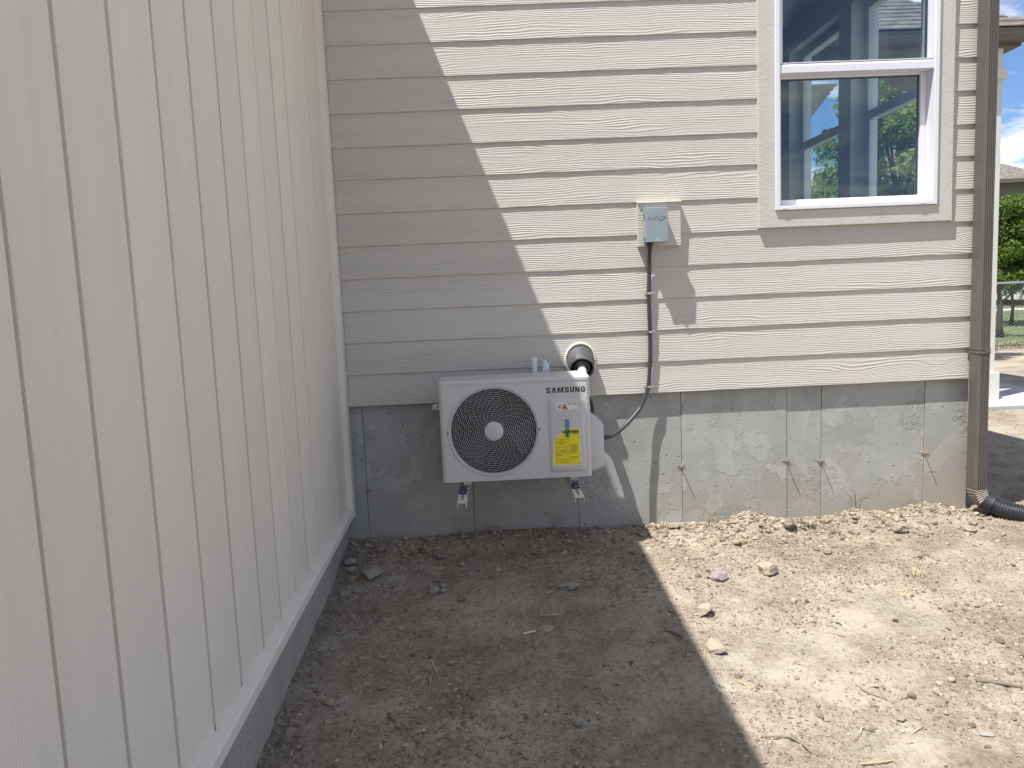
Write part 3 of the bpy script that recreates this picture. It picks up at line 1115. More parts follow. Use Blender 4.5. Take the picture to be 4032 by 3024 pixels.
mb.add([(GC[0] + .3 * a, -0.29, GC[1] + .24 * b) for a, b in ((-.78, -.98), (.78, -.98), (.78, .98), (-.78, .98))], [(0, 1, 2, 3)])
mb.v = [q for q in mb.v]
cav = MB()
cav.v, cav.f, cav.mi = mb.v, [f for f in mb.f if len(f) == 4], [0] * len([f for f in mb.f if len(f) == 4])
cav.tube([(GC[0], -0.30, GC[1]), (GC[0], -0.295, GC[1])], 0.2245, 48)
cav.build('fan_housing', 'dark', ac)
# grille: raised rim, concentric wires, short staggered spokes
mb = MB()
mb.torus((GC[0], AYF, GC[1]), 0.2315, 0.0055, 'y', 96, 8)
mb.torus((GC[0], AYF, GC[1]), 0.2230, 0.0030, 'y', 96, 6)
mb.build('grille_rim', 'casing', ac, smooth=True)
mb = MB()
rings = [0.055 + (0.2185 - 0.055) * i / 17 for i in range(18)]
for r in rings:
    mb.torus((GC[0], AYF + .002, GC[1]), r, 0.00105, 'y', 96, 4)
for i in range(17):
    r0, r1 = rings[i], rings[i + 1]
    ns = 24 if i < 3 else (26 if i < 7 else 30 if i < 12 else 34)
    for k in range(ns):
        a = 2 * math.pi * (k + (0.5 if i % 2 else 0.0)) / ns + i * 0.037
        tw = 0.010
        mb.tube([(GC[0] + r0 * math.cos(a), AYF + .002, GC[1] + r0 * math.sin(a)), (GC[0] + r1 * math.cos(a + tw), AYF + .002, GC[1] + r1 * math.sin(a + tw))], 0.0009, 4, False)
ns = 44
for k in range(ns):
    a = 2 * math.pi * k / ns
    mb.tube([(GC[0] + .2185 * math.cos(a), AYF + .002, GC[1] + .2185 * math.sin(a)), (GC[0] + .227 * math.cos(a), AYF + .001, GC[1] + .227 * math.sin(a))], 0.0016, 4, False)
mb.build('fan_grille', 'casing', ac, smooth=True, fix=False)
mb = MB()
mb.tube([(GC[0], AYF + .008, GC[1]), (GC[0], AYF - .003, GC[1]), (GC[0], AYF - .0055, GC[1])], [0.0492, 0.0492, 0.046], 48)
mb.build('hub_cap', 'casing', ac, smooth=True, auto=40)
for k in range(3):
    mb = MB()
    a0 = R(100 + 120 * k)
    vs = []
    for i in range(7):
        r = 0.05 + 0.16 * i / 6
        for j in range(5):
            a = a0 + (j / 4 - .5) * (0.55 + 0.5 * i / 6) + 0.1 * i / 6
            vs.append((GC[0] + r * math.cos(a), -0.365 + 0.045 * (j / 4), GC[1] + r * math.sin(a)))
    mb.add(vs, [(i * 5 + j, i * 5 + j + 1, i * 5 + j + 6, i * 5 + j + 5) for i in range(6) for j in range(4)])
    mb.build('fan_blade', 'fan', ac, smooth=True)
mb = MB()
mb.tube([(GC[0], -0.385, GC[1]), (GC[0], -0.31, GC[1])], 0.052, 24)
mb.build('fan_hub', 'fan', ac, smooth=True, auto=40)
# embossed service plate
def rr2(x0, x1, z0, z1, r, n=5):
    pts = []
    for cx, cz, a0 in ((x0 + r, z0 + r, 180), (x1 - r, z0 + r, 270), (x1 - r, z1 - r, 0), (x0 + r, z1 - r, 90)):
        for i in range(n + 1):
            a = R(a0 + 90 * i / n)
            pts.append((cx + r * math.cos(a), cz + r * math.sin(a)))
    return pts


mb = MB()
lv = [(rr2(1.259, 1.450, -.333, .053, .022), AYF + .0005), (rr2(1.263, 1.446, -.329, .049, .020), AYF - .0035), (rr2(1.272, 1.436, -.319, .039, .014), AYF - .0095), (rr2(1.277, 1.431, -.314, .034, .011), AYF - .0105)]
n = len(lv[0][0])
for pts, y in lv:
    mb.v += [(x, y, z) for x, z in pts]
for q in range(3):
    for i in range(n):
        mb.f.append((q * n + i, q * n + (i + 1) % n, (q + 1) * n + (i + 1) % n, (q + 1) * n + i))
mb.f.append(tuple(3 * n + i for i in range(n)))
mb.mi = [0] * len(mb.f)
plate = mb.build('service_panel', 'casing', ac, smooth=True, auto=50)
PY = AYF - .0105
for zr in (-0.033, -0.108):
    mb = MB()
    mb.tube([(1.288, PY + .001, zr), (1.420, PY + .001, zr)], 0.0055, 10)
    mb.v = [(a, PY + .001 + (b - PY - .001) * 0.55, c) for a, b, c in mb.v]
    mb.build('rib', 'casing', plate, smooth=True, auto=50)
GLYPH = {
    'S': (.62, [], [[(.535, .68), (.52, .82), (.42, .895), (.20, .895), (.105, .82), (.105, .66), (.20, .57), (.42, .45), (.515, .36), (.515, .19), (.42, .105), (.20, .105), (.105, .18), (.085, .32)]]),
    'A': (.72, [[(0, 0), (.24, 1), (.48, 1), (.72, 0), (.50, 0), (.36, .66), (.22, 0)]], []),
    'M': (.86, [[(0, 0), (0, 1), (.27, 1), (.43, .40), (.59, 1), (.86, 1), (.86, 0), (.66, 0), (.66, .66), (.50, .06), (.36, .06), (.20, .66), (.20, 0)]], []),
    'U': (.60, [], [[(.105, 1), (.105, .24), (.18, .125), (.30, .105), (.42, .125), (.495, .24), (.495, 1)]]),
    'N': (.64, [[(0, 0), (0, 1), (.22, 1), (.44, .40), (.44, 1), (.64, 1), (.64, 0), (.42, 0), (.20, .60), (.20, 0)]], []),
    'G': (.63, [], [[(.53, .70), (.51, .83), (.41, .895), (.22, .895), (.12, .82), (.105, .5), (.12, .18), (.22, .105), (.41, .105), (.515, .18), (.525, .47), (.32, .47)]]),
    'E': (.50, [[(0, 0), (0, 1), (.50, 1), (.50, .82), (.20, .82), (.20, .59), (.46, .59), (.46, .41), (.20, .41), (.20, .18), (.50, .18), (.50, 0)]], []),
    'R': (.63, [[(0, 0), (0, 1), (.199, 1), (.199, 0)], [(.23, .395), (.43, .395), (.63, 0), (.41, 0)]], [[(.20, .90), (.40, .895), (.515, .79), (.515, .61), (.40, .505), (.20, .50)]]),
    'Y': (.66, [[(0, 1), (.22, 1), (.33, .64), (.44, 1), (.66, 1), (.43, .42), (.43, 0), (.23, 0), (.23, .42)]], []),
    'I': (.20, [[(0, 0), (0, 1), (.20, 1), (.20, 0)]], []),
    'D': (.63, [[(0, 0), (0, 1), (.199, 1), (.199, 0)]], [[(.20, .90), (.38, .895), (.52, .76), (.52, .24), (.38, .105), (.20, .10)]]),
}


def stroke(path, t):
    """mitred flat band along a path"""
    n = len(path)
    a, b = [], []
    for i in range(n):
        p, q, r = Vector(path[max(i - 1, 0)]), Vector(path[i]), Vector(path[min(i + 1, n - 1)])
        d1 = (q - p).normalized() if i else (r - q).normalized()
        d2 = (r - q).normalized() if i < n - 1 else d1
        n1, n2 = Vector((-d1.y, d1.x)), Vector((-d2.y, d2.x))
        m = (n1 + n2).normalized()
        k = t * .5 / max(.5, m.dot(n1))
        a.append(q + m * k)
        b.append(q - m * k)
    return a, b


def block_letters(name, body, x, y, z, width, height, mat, parent, gap=.17, thick=.20):
    total = sum(GLYPH[c][0] for c in body) + gap * (len(body) - 1)
    kx = width / total
    mb = MB()
    cur = 0.0
    for c in body:
        w_, polys, paths = GLYPH[c]
        for pl in polys:
            mb.add([(x + (cur + u) * kx, y, z + v * height) for u, v in pl], [tuple(range(len(pl)))])
        for path in paths:
            a, b = stroke(path, thick)
            n = len(a)
            mb.add([(x + (cur + q.x) * kx, y, z + q.y * height) for q in a + b], [(i, i + 1, n + i + 1, n + i) for i in range(n - 1)])
        cur += w_ + gap
    return mb.build(name, mat, parent, fix=False)


block_letters('brand_lettering', 'SAMSUNG', 1.2535, AYF - .0006, 0.0815, 0.2005, 0.0285, 'ink', ac)
# warning label
mb = MB()
mb.box(1.3005, 1.4095, PY - .0006, PY, -.0065, .0335)
wl = mb.build('warning_label', 'label_white', ac)
mb = MB()
cx, cz, r = 1.3185, 0.0138, 0.0150
mb.cur = 0
mb.add([(cx + r, PY - .0009, cz), (cx, PY - .0009, cz + r), (cx - r, PY - .0009, cz), (cx, PY - .0009, cz - r)], [(0, 1, 2, 3)])
mb.cur = 1
r2 = 0.0118
mb.add([(cx + r2, PY - .0011, cz), (cx, PY - .0011, cz + r2), (cx - r2, PY - .0011, cz), (cx, PY - .0011, cz - r2)], [(0, 1, 2, 3)])
mb.build('hazard_diamond', ['label_red', 'label_white'], wl, fix=False)


def flame(mb, cx, cz, h, y):
    pts = [(-.30, -.5), (.30, -.5), (.42, -.1), (.25, .2), (.12, .05), (.05, .5), (-.15, .2), (-.22, .0), (-.40, .15), (-.44, -.2)]
    mb.add([(cx + a * h, y, cz + b * h) for a, b in pts], [(0, 1, 2, 4, 7, 9), (2, 3, 4), (4, 5, 6, 7), (7, 8, 9)])


mb = MB()
flame(mb, 1.3185, 0.0135, 0.012, PY - .0013)
flame(mb, 1.3445, 0.0085, 0.013, PY - .0013)
mb.build('flame_symbol', 'ink', wl, fix=False)
mb = MB()
mb.cur = 0
mb.add([(1.3285, PY - .0009, -.0035), (1.3615, PY - .0009, -.0035), (1.345, PY - .0009, .0275)], [(0, 1, 2)])
mb.cur = 1
mb.add([(1.3315, PY - .0011, -.0018), (1.3585, PY - .0011, -.0018), (1.345, PY - .0011, .0235)], [(0, 1, 2)])
mb.build('warning_triangle', ['ink', 'label_orange'], wl, fix=False)
lettering('label_text', 'A2L', 1.3885, PY - .0009, .0195, 0.0195, 0.0105, 'ink', wl, bold=0.01)
mb = MB()
for z_, a, b in ((.0285, 1.357, 1.385), (.0245, 1.357, 1.386), (.0205, 1.357, 1.381), (-.0025, 1.385, 1.398)):
    mb.box(a, b, PY - .0009, PY - .0007, z_, z_ + .0018)
mb.build('fine_print', 'print_grey', wl)
# energy label: loose yellow sheet with its top left corner bent away
mb = MB()
edge_pts = [(1.2725, -.2945), (1.4225, -.2995), (1.4215, -.104), (1.340, -.0965), (1.3245, -.1225), (1.300, -.1400), (1.2845, -.166), (1.2765, -.205)]
YL = PY - .002


mb.add([(x, YL, z) for x, z in edge_pts], [tuple(range(len(edge_pts)))])
mb.add([(x, YL + .0016, z) for x, z in edge_pts], [tuple(range(len(edge_pts)))[::-1]])
mb.add([(x, YL - .0015 if i in (0, 3) else YL - .010, z) for i, (x, z) in enumerate([edge_pts[3], edge_pts[4], edge_pts[5], edge_pts[7]])], [(0, 1, 2, 3)]) if False else None
sheet = mb.build('energy_label', 'label_white', ac, fix=False)
mb = MB()
cxx, czz = 1.352, -.198
ip = [(1.2800, -.2885), (1.4165, -.2940), (1.4160, -.1075), (1.343, -.1010), (1.3270, -.1265), (1.3025, -.1440), (1.2885, -.169), (1.2820, -.205)]
mb.add([(x, YL - .0006, z) for x, z in ip], [tuple(range(len(ip)))])
mb.build('printed_face', 'label_yellow', sheet, fix=False)
YT = YL - .0014
block_letters('label_title', 'RGYGUIDE', 1.3320, YT - .0032, -.1265, 0.0815, 0.0140, 'ink', sheet, gap=.12)
mb = MB()
for z_, a_ in ((-.1265, 1.3275), (-.1207, 1.3285), (-.1150, 1.3300)):
    mb.add([(a_, YT, z_), (1.3308, YT, z_), (1.3308, YT, z_ + .0025), (a_ + .0012, YT, z_ + .0025)], [(0, 1, 2, 3)])
mb.build('label_title', 'ink', sheet, fix=False)
lettering('label_text', '25.0', 1.309, YT, -.184, 0.026, 0.0085, 'ink', sheet, bold=0.01)
lettering('label_text', '9.0', 1.298, YT, -.244, 0.020, 0.0085, 'ink', sheet, bold=0.01)
for bodyt, x, z, w_, h_ in (('Cooling', 1.317, -.1655, .020, .0048), ('Efficiency Rating (SEER2)', 1.2985, -.1735, .058, .0048), ('Heating', 1.317, -.2265, .020, .0048), ('Efficiency Rating (HSPF2)', 1.2965, -.2345, .060, .0048), ('Least Efficient', 1.312, -.2150, .034, .0035), ('Least Efficient', 1.310, -.2765, .036, .0035)):
    lettering('label_text', bodyt, x, YT, z, w_, h_, 'print_olive', sheet)
mb = MB()


def hline(a, b, z, h=.0008):
    mb.box(a, b, YT, YT + .0003, z, z + h)


def vline(x, a, b, h=.0008):
    mb.box(x, x + h, YT + .0004, YT + .0007, a, b)


for (xa_, xb_, za, zb_) in ((1.2935, 1.3625, -.218, -.158), (1.2905, 1.3625, -.281, -.222)):
    hline(xa_, xb_, za)
    hline(xa_, xb_, zb_)
    vline(xa_, za, zb_)
    vline(xb_, za, zb_)
    hline(xa_ + .004, xb_ - .006, za + .019, .0012)
    hline(xa_ + .006, xa_ + .016, za + .013, .0016)
    hline(xb_ - .016, xb_ - .007, za + .013, .0016)
for i in range(9):
    hline(1.3665, 1.405 - .004 * (i % 3), -.190 - .0052 * i, .0016)
for i in range(2):
    hline(1.3665, 1.404, -.252 - .0045 * i, .0014)
for i in range(2):
    hline(1.381, 1.414, -.131 - .003 * i, .0010)
hline(1.372, 1.404, -.2905, .0012)
mb.box(1.4085, 1.4145, YT, YT + .0003, -.292, -.287)
mb.build('fine_print', 'print_olive', sheet)
mb = MB()
mb.prism([(1.3540, -.146), (1.3595, -.138), (1.3560, -.138), (1.3560, -.120), (1.3525, -.120), (1.3525, -.138), (1.3485, -.138)], YT - .0028, YT - .0025, 'y')
mb.build('arrow_mark', 'ink', sheet)
mb = MB()
mb.box(1.3435, 1.3655, PY - .0012, PY, -.099, -.055)
mb.build('tape_strip', 'tape', ac)
mb = MB()
mb.box(1.3435, 1.3655, YT - .0024, YT - .0016, -.1495, -.0992)
mb.build('tape_strip', 'tape_green', ac)
# screws
for x, z, y in ((0.845, 0.1495, AYF - .002), (1.045, 0.150, AYF - .002), (1.250, 0.1505, AYF - .002), (1.092, -.347, AYF), (0.742, -.101, AYF - .004), (1.212, -.101, AYF - .004)):
    mb = MB()
    mb.tube([(x, y + .002, z), (x, y - .0022, z), (x, y - .0035, z)], [.0048, .0048, .003], 12)
    mb.build('screw', 'steel' if abs(z + .101) > .01 else 'dark', ac, smooth=True, auto=40)
# valve cover on the right side
mb = MB()
mb.prism([(AX1 - .004, -.035), (1.500, -.052), (1.535, -.085), (1.549, -.097), (1.555, -.112), (1.555, -.318), (1.549, -.332), (1.500, -.350), (AX1 - .004, -.350)], -0.345, -0.165, 'y')
mb.build('valve_cover', 'casing', ac, bevel=0.003, smooth=True, auto=35)
mb = MB()
for x in (0.83, 1.385):
    mb.box(x - .02, x + .02, -0.40, -0.16, AZ0 - .022, AZ0 - .0005)
mb.build('base_feet', 'casing', ac)
settle(ac)

# ------------------------------------------------------------------ wall bracket
br = thing('wall_bracket', 'cream steel wall bracket with two slotted arms carrying the air conditioner', 'bracket', (1.1, 0.02, -0.5))
ZA = -0.412
for i, (xw_, xt) in enumerate(((0.812, 0.806), (1.388, 1.384))):
    mb = MB()
    hw, ins = 0.0225, 0.0185
    y0_, y1_ = -0.655, -0.02
    # C channel opening down, slot in its top
    for xx0, xx1 in ((xt - hw, xt - .006), (xt + .006, xt + hw)):
        mb.box(xx0, xx1, -0.60, -0.47, ZA, ZA + .0025)
    mb.box(xt - hw, xt + hw, y0_, -0.60, ZA, ZA + .0025)
    mb.box(xt - hw, xt + hw, -0.47, y1_, ZA, ZA + .0025)
    mb.box(xt - hw, xt - hw + .0025, y0_, y1_, ZA - .024, ZA)
    mb.box(xt + hw - .0025, xt + hw, y0_, y1_, ZA - .024, ZA)
    mb.build('arm', 'bracket', br)
    mb = MB()
    mb.box(xw_ - .025, xw_ + .025, 0.022, 0.034, -0.46, 0.0)
    mb.box(xw_ - .0225, xw_ - .0195, -0.01, 0.022, -0.46, 0.0)
    mb.box(xw_ + .0195, xw_ + .0225, -0.01, 0.022, -0.46, 0.0)
    mb.build('upright', 'bracket', br)
    mb = MB()
    mb.box(xt - .020, xt + .020, -0.490, -0.425, ZA + .003, ZA + .014)
    mb.box(xt - .014, xt + .014, -0.485, -0.430, ZA + .014, ZA + .0275)
    cl_ = mb.build('damper', 'rubber', br, bevel=0.003)
    mb = MB()
    mb.tube([(xt, -0.470, ZA + .0145), (xt, -0.470, ZA + .022), (xt, -0.470, ZA + .026)], [.0105, .0105, .007], 6)
    mb.tube([(xt, -0.470, ZA + .0140), (xt, -0.470, ZA + .0158)], .017, 20)
    mb.build('bolt', 'steel', cl_)
mb = MB()
mb.box(0.634, 1.46, 0.026, 0.0335, -0.037, -0.004)
mb.box(0.634, 1.46, -0.008, 0.026, -0.040, -0.037)
mb.build('rail', 'bracket', br)
mb = MB()
mb.tube([(0.653, 0.03, -0.016), (0.653, 0.017, -0.016)], 0.009, 6)
mb.build('bolt', 'steel', br)
settle(br)

# ------------------------------------------------------------------ pipe sleeve through the wall
ps = thing('pipe_sleeve', 'black plastic pipe sleeve sealed into the siding above the air conditioner', 'pipe sleeve', (1.484, 0.0, 0.205))
mb = MB()
mb.torus((1.4845, 0.002, 0.209), 0.0835, 0.0075, 'y', 48, 8)
mb.v = [(a, b, .209 + (c - .209) * 1.10) for a, b, c in mb.v]
mb.build('seal', 'caulk', ps, smooth=True)
mb = MB()
P0, P1 = Vector((1.4845, 0.018, 0.2140)), Vector((1.4805, -0.105, 0.154))
ax = (P1 - P0).normalized()


def lathe(mb, p, d, prof, n=40):
    d = d.normalized()
    a = d.cross(Vector((0, 0, 1))).normalized()
    b = a.cross(d).normalized()
    vs = []
    for h, r in prof:
        for k in range(n):
            t = 2 * math.pi * k / n
            vs.append(p + d * h + (a * math.cos(t) + b * math.sin(t)) * r)
    fs = [(i * n + k, i * n + (k + 1) % n, (i + 1) * n + (k + 1) % n, (i + 1) * n + k) for i in range(len(prof) - 1) for k in range(n)]
    mb.add(vs, fs)


lathe(mb, P0, ax, [(0, .078), (.045, .076), (.085, .069), (.098, .066), (.100, .0685), (.110, .0685), (.112, .066), (.108, .060), (.090, .056), (.05, .055)])
mb.build('sleeve', 'dustyblack', ps, smooth=True, auto=35)
mb = MB()
lathe(mb, P0 + ax * .06, ax, [(0.0, .0545), (.03, .052), (.045, .046), (.05, .034), (.045, .030), (0, .028)])
mb.build('rubber_cap', 'blackplastic', ps, smooth=True, auto=40)
mb = MB()
mb.tube([P0 + ax * .06, P0 + ax * .12 + Vector((0, 0, -.008)), Vector((1.484, -.130, .112)), Vector((1.490, -.143, .04)), Vector((1.495, -.145, -.06))], [.026, .026, .026, .024, .022], 16)
mb.build('wrapped_pipe', 'foil', ps, smooth=True, auto=40)
settle(ps)
# hoses from the sleeve to the valves
mb = MB()
mb.tube([(1.497, -.205, .02), (1.512, -.215, -.01), (1.516, -.22, -.05), (1.50, -.24, -.10)], .010, 8)
tag(mb.build('refrigerant_hose', 'blackplastic', smooth=True), 'short black hose bending along the right side of the air conditioner', 'hose')

# two cut white foam tubes standing behind the unit
for x, zt_, lean, lab in ((1.2165, 0.243, .003, 'left of the two cut white tubes poking up behind the air conditioner'),
                          (1.277, 0.226, -.002, 'right of the two cut white tubes behind the air conditioner, with a torn end')):
    mb = MB()
    n_ = 14
    mb.tube([(x + lean * 2, -.10, -.3), (x + lean, -.092, .05), (x, -.088, zt_)], .0165, n_)
    if 'torn' in lab:
        top = [i for i, q in enumerate(mb.v) if q[2] > zt_ - .02]
        for i in top:
            a, b, c = mb.v[i]
            mb.v[i] = (a + (0.007 if a > x else 0.0), b, c + (-.022 if a > x + .006 else .0))
    tag(mb.build('white_tube', 'foam', smooth=True, auto=40), lab, 'tube', 'cut white tubes behind the air conditioner')

# ------------------------------------------------------------------ electrical disconnect and conduit
eb = thing('disconnect_box', 'grey metal electrical disconnect box with embossed lettering on a beige block', 'electrical box', (1.91, -0.07, 0.84))
mb = MB()
mb.box(1.852, 1.968, -0.098, -0.0305, 0.843, 1.023)
mb.build('enclosure', 'greybox', eb, bevel=0.002)
mb = MB()
mb.box(1.8485, 1.9725, -0.110, -0.0985, 0.841, 1.0265)
mb.build('cover', 'greybox', eb, bevel=0.0025)
for z in (0.995, 0.868):
    mb = MB()
    mb.box(1.841, 1.852, -0.085, -0.060, z - .009, z + .009)
    mb.build('hinge', 'greybox', eb, bevel=0.001)
mb = MB()
mb.torus((1.914, -0.111, 0.8475), 0.009, 0.0022, 'x', 14, 5)
mb.box(1.900, 1.928, -0.1125, -0.1105, 0.8445, 0.8505)
mb.build('hasp', 'steel', eb)
lettering('embossed_lettering', 'DiversiTech', 1.861, -0.1097, 0.9625, 0.073, 0.0185, 'greybox', eb, extrude=0.0016, bold=0.004)
mb = MB()
for p, q, r, s_ in (((1.9355, .9865), (1.9585, .9765), (1.9585, .9725), (1.9365, .9825)), ((1.9585, .9765), (1.9585, .9725), (1.9250, .9520), (1.9265, .9565))):
    mb.prism([p, q, r, s_], -0.1116, -0.1095, 'y')
mb.build('embossed_arrow', 'greybox', eb)
settle(eb)

cn = thing('conduit', 'dark grey flexible conduit curving from the electrical box down to the air conditioner', 'conduit', (1.88, -0.02, 0.4))
path = [(1.880, -.060, .838), (1.8815, -.050, .80), (1.8825, -.028, .755), (1.8825, -.018, .69), (1.8775, -.018, .57), (1.8775, -.0175, .458), (1.879, -.018, .368), (1.878, -.018, .241), (1.874, -.018, .15), (1.862, -.019, .037),
        (1.848, -.018, -.004), (1.832, -.020, -.040), (1.812, -.026, -.078), (1.782, -.042, -.109), (1.752, -.055, -.137), (1.718, -.072, -.166), (1.672, -.100, -.194), (1.620, -.135, -.212), (1.585, -.165, -.213), (1.548, -.195, -.205)]


def smooth_path(p, k=5):
    p = [Vector(q) for q in p]
    out = []
    for i in range(len(p) - 1):
        a, b, c, d = p[max(i - 1, 0)], p[i], p[i + 1], p[min(i + 2, len(p) - 1)]
        for j in range(k):
            t = j / k
            out.append(0.5 * ((2 * b) + (c - a) * t + (2 * a - 5 * b + 4 * c - d) * t * t + (3 * b - a - 3 * c + d) * t ** 3))
    out.append(p[-1])
    return out


sp_ = smooth_path(path, 12)
mb = MB()
mb.tube(sp_, [0.0112 + (0.0006 if i % 2 else 0) for i in range(len(sp_))], 12)
mb.build('hose', 'conduit', cn, smooth=True)
mb = MB()
mb.tube([(1.880, -.063, .8405), (1.8805, -.060, .826), (1.8808, -.058, .824), (1.8812, -.050, .800)], [.0185, .0185, .014, .013], 12)
mb.build('connector', 'blackplastic', cn, smooth=True, auto=40)
mb = MB()
mb.tube([(1.553, -.192, -.206), (1.575, -.174, -.211), (1.5755, -.1735, -.211), (1.592, -.159, -.213)], [.016, .016, .0135, .013], 12)
mb.build('connector', 'conduit', cn, smooth=True, auto=40)
for x, z, tl in ((1.8775, .566, .02), (1.8775, .350, .03), (1.862, .040, .0)):
    mb = MB()
    a0 = [R(180 + 18 * i) for i in range(11)]
    vs = []
    for a in a0:
        for dz2 in (-.006, .006):
            vs.append((x + .0132 * math.cos(a), -.018 + .0140 * math.sin(a), z + dz2))
    mb.add(vs, [(2 * i, 2 * i + 1, 2 * i + 3, 2 * i + 2) for i in range(10)])
    mb.box(x + .0125, x + .034, -.0035, -.0015, z - .006 + tl * .1, z + .006 + tl * .1)
    mb.box(x - .0200, x - .0125, -.0035, -.0015, z - .006, z + .006)
    st = mb.build('strap', 'steel', cn)
    mb = MB()
    mb.tube([(x + .025, -.003, z), (x + .025, -.006, z), (x + .025, -.0075, z)], [.0045, .0045, .002], 8)
    mb.build('screw', 'steel', st)
settle(cn)

# ------------------------------------------------------------------ downspout and drain pipe
ds = thing('downspout', 'dark bronze ribbed downspout at the right corner of the house', 'downspout', (3.735, -0.07, -0.63))
DX0, DX1, DY0, DY1 = 3.703, 3.772, -0.112, -0.026
pts = [(DX0, DY1), (DX0, DY0 + .012), (DX0 + .0035, DY0 + .0035), (DX0 + .012, DY0)]
nr = 4
wr_ = (DX1 - DX0 - .024) / nr
for i in range(nr):
    xa_ = DX0 + .012 + wr_ * i
    pts += [(xa_ + wr_ * .30, DY0), (xa_ + wr_ * .42, DY0 + .0045), (xa_ + wr_ * .72, DY0 + .0045), (xa_ + wr_ * .84, DY0)]
pts += [(DX1 - .012, DY0), (DX1 - .0035, DY0 + .0035), (DX1, DY0 + .012), (DX1, DY1)]
mb = MB()
mb.prism(pts, -0.628, 3.0, 'z')
mb.build('pipe', 'spout', ds)
mb = MB()
Zs = 0.165
for z0_, z1_, o_ in ((Zs - .017, Zs + .017, .0012), (Zs + .008, Zs + .013, .0032), (Zs - .013, Zs - .008, .0032)):
    mb.prism([(DX0 - o_, -.003), (DX0 - o_, DY0 + .006), (DX0 + .006, DY0 - o_), (DX1 - .006, DY0 - o_), (DX1 + o_, DY0 + .006), (DX1 + o_, -.003)], z0_, z1_, 'z')
mb.build('strap', 'spout', ds)
mb = MB()
mb.prism([(3.738, Zs), (3.747, Zs + .014), (3.760, Zs + .010), (3.768, Zs), (3.760, Zs - .010), (3.747, Zs - .014)], DY0 - .0045, DY0 - .0018, 'y')
mb.tube([(3.751, DY0 - .004, Zs), (3.751, DY0 - .009, Zs)], .004, 6)
mb.build('strap_buckle', 'spout', ds)
# crimped elbow turning out to the right
mb = MB()
E0, ncr = Vector((3.7375, -.069, -.622)), 9
secs = []
for i in range(2 * ncr + 1):
    t = i / (2 * ncr)
    ang = R(66) * t
    rad = 0.105
    c = E0 + Vector((rad * (1 - math.cos(ang)) * 0.80, -.60 * rad * (1 - math.cos(ang)), -rad * math.sin(ang)))
    d = Vector((.80 * math.sin(ang), -.60 * math.sin(ang), -math.cos(ang))).normalized()
    a = Vector((0, -1, 0))
    a = (a - d * a.dot(d)).normalized()
    b = d.cross(a)
    s_ = 1.035 if i % 2 == 0 else 0.955
    sh = 1.0 - .04 * t
    sec = []
    for u, v_ in ((-1, -1), (-.8, -1), (.8, -1), (1, -1), (1, 1), (.8, 1), (-.8, 1), (-1, 1)):
        sec.append(c + a * u * .043 * sh * (s_ if abs(u) == 1 else 1.03) + b * v_ * .0345 * sh * s_)
    secs.append(sec)
for sec in secs:
    mb.v += [tuple(q) for q in sec]
for i in range(len(secs) - 1):
    for k in range(8):
        mb.f.append((i * 8 + k, i * 8 + (k + 1) % 8, (i + 1) * 8 + (k + 1) % 8, (i + 1) * 8 + k))
mb.mi = [0] * len(mb.f)
mb.build('elbow', 'elbow', ds)
settle(ds)

mb = MB()
pp = smooth_path([(3.770, -.094, -.694), (3.797, -.122, -.716), (3.835, -.165, -.735), (3.885, -.215, -.745), (3.945, -.258, -.749), (4.03, -.295, -.752), (4.14, -.32, -.755), (4.30, -.34, -.760), (4.55, -.36, -.768), (4.9, -.38, -.775)], 24)
acc, last = 0.0, pp[0]
rr = []
pq = []
dist = 0
for i, q in enumerate(pp):
    if i:
        dist += (q - pp[i - 1]).length
    ph = (dist % 0.017) / 0.017
    base = 0.0575 if dist > 0.055 else 0.0600
    k_ = (0.5 - 0.5 * math.cos(2 * math.pi * ph)) ** 0.7 if dist > 0.055 else 0.0
    rr.append(base - 0.0070 * k_)
mb.tube(pp, rr, 28, cap=False)
dp = mb.build('drain_pipe', 'corrugated', smooth=True)
tag(dp, 'black corrugated drain pipe lying on the dirt from the downspout elbow', 'drain pipe')

# ------------------------------------------------------------------ rocks, clods and stones
ico = bmesh.new()
bmesh.ops.create_icosphere(ico, subdivisions=4, radius=1.0)
ICO_V = np.array([v.co[:] for v in ico.verts])
ICO_F = np.array([[v.index for v in f.verts] for f in ico.faces])
ico.free()
ico = bmesh.new()
bmesh.ops.create_icosphere(ico, subdivisions=3, radius=1.0)
IC3_V = np.array([v.co[:] for v in ico.verts])
IC3_F = np.array([[v.index for v in f.verts] for f in ico.faces])
ico.free()
ico = bmesh.new()
bmesh.ops.create_icosphere(ico, subdivisions=1, radius=1.0)
IC1_V = np.array([v.co[:] for v in ico.verts])
IC1_F = np.array([[v.index for v in f.verts] for f in ico.faces])
ico.free()


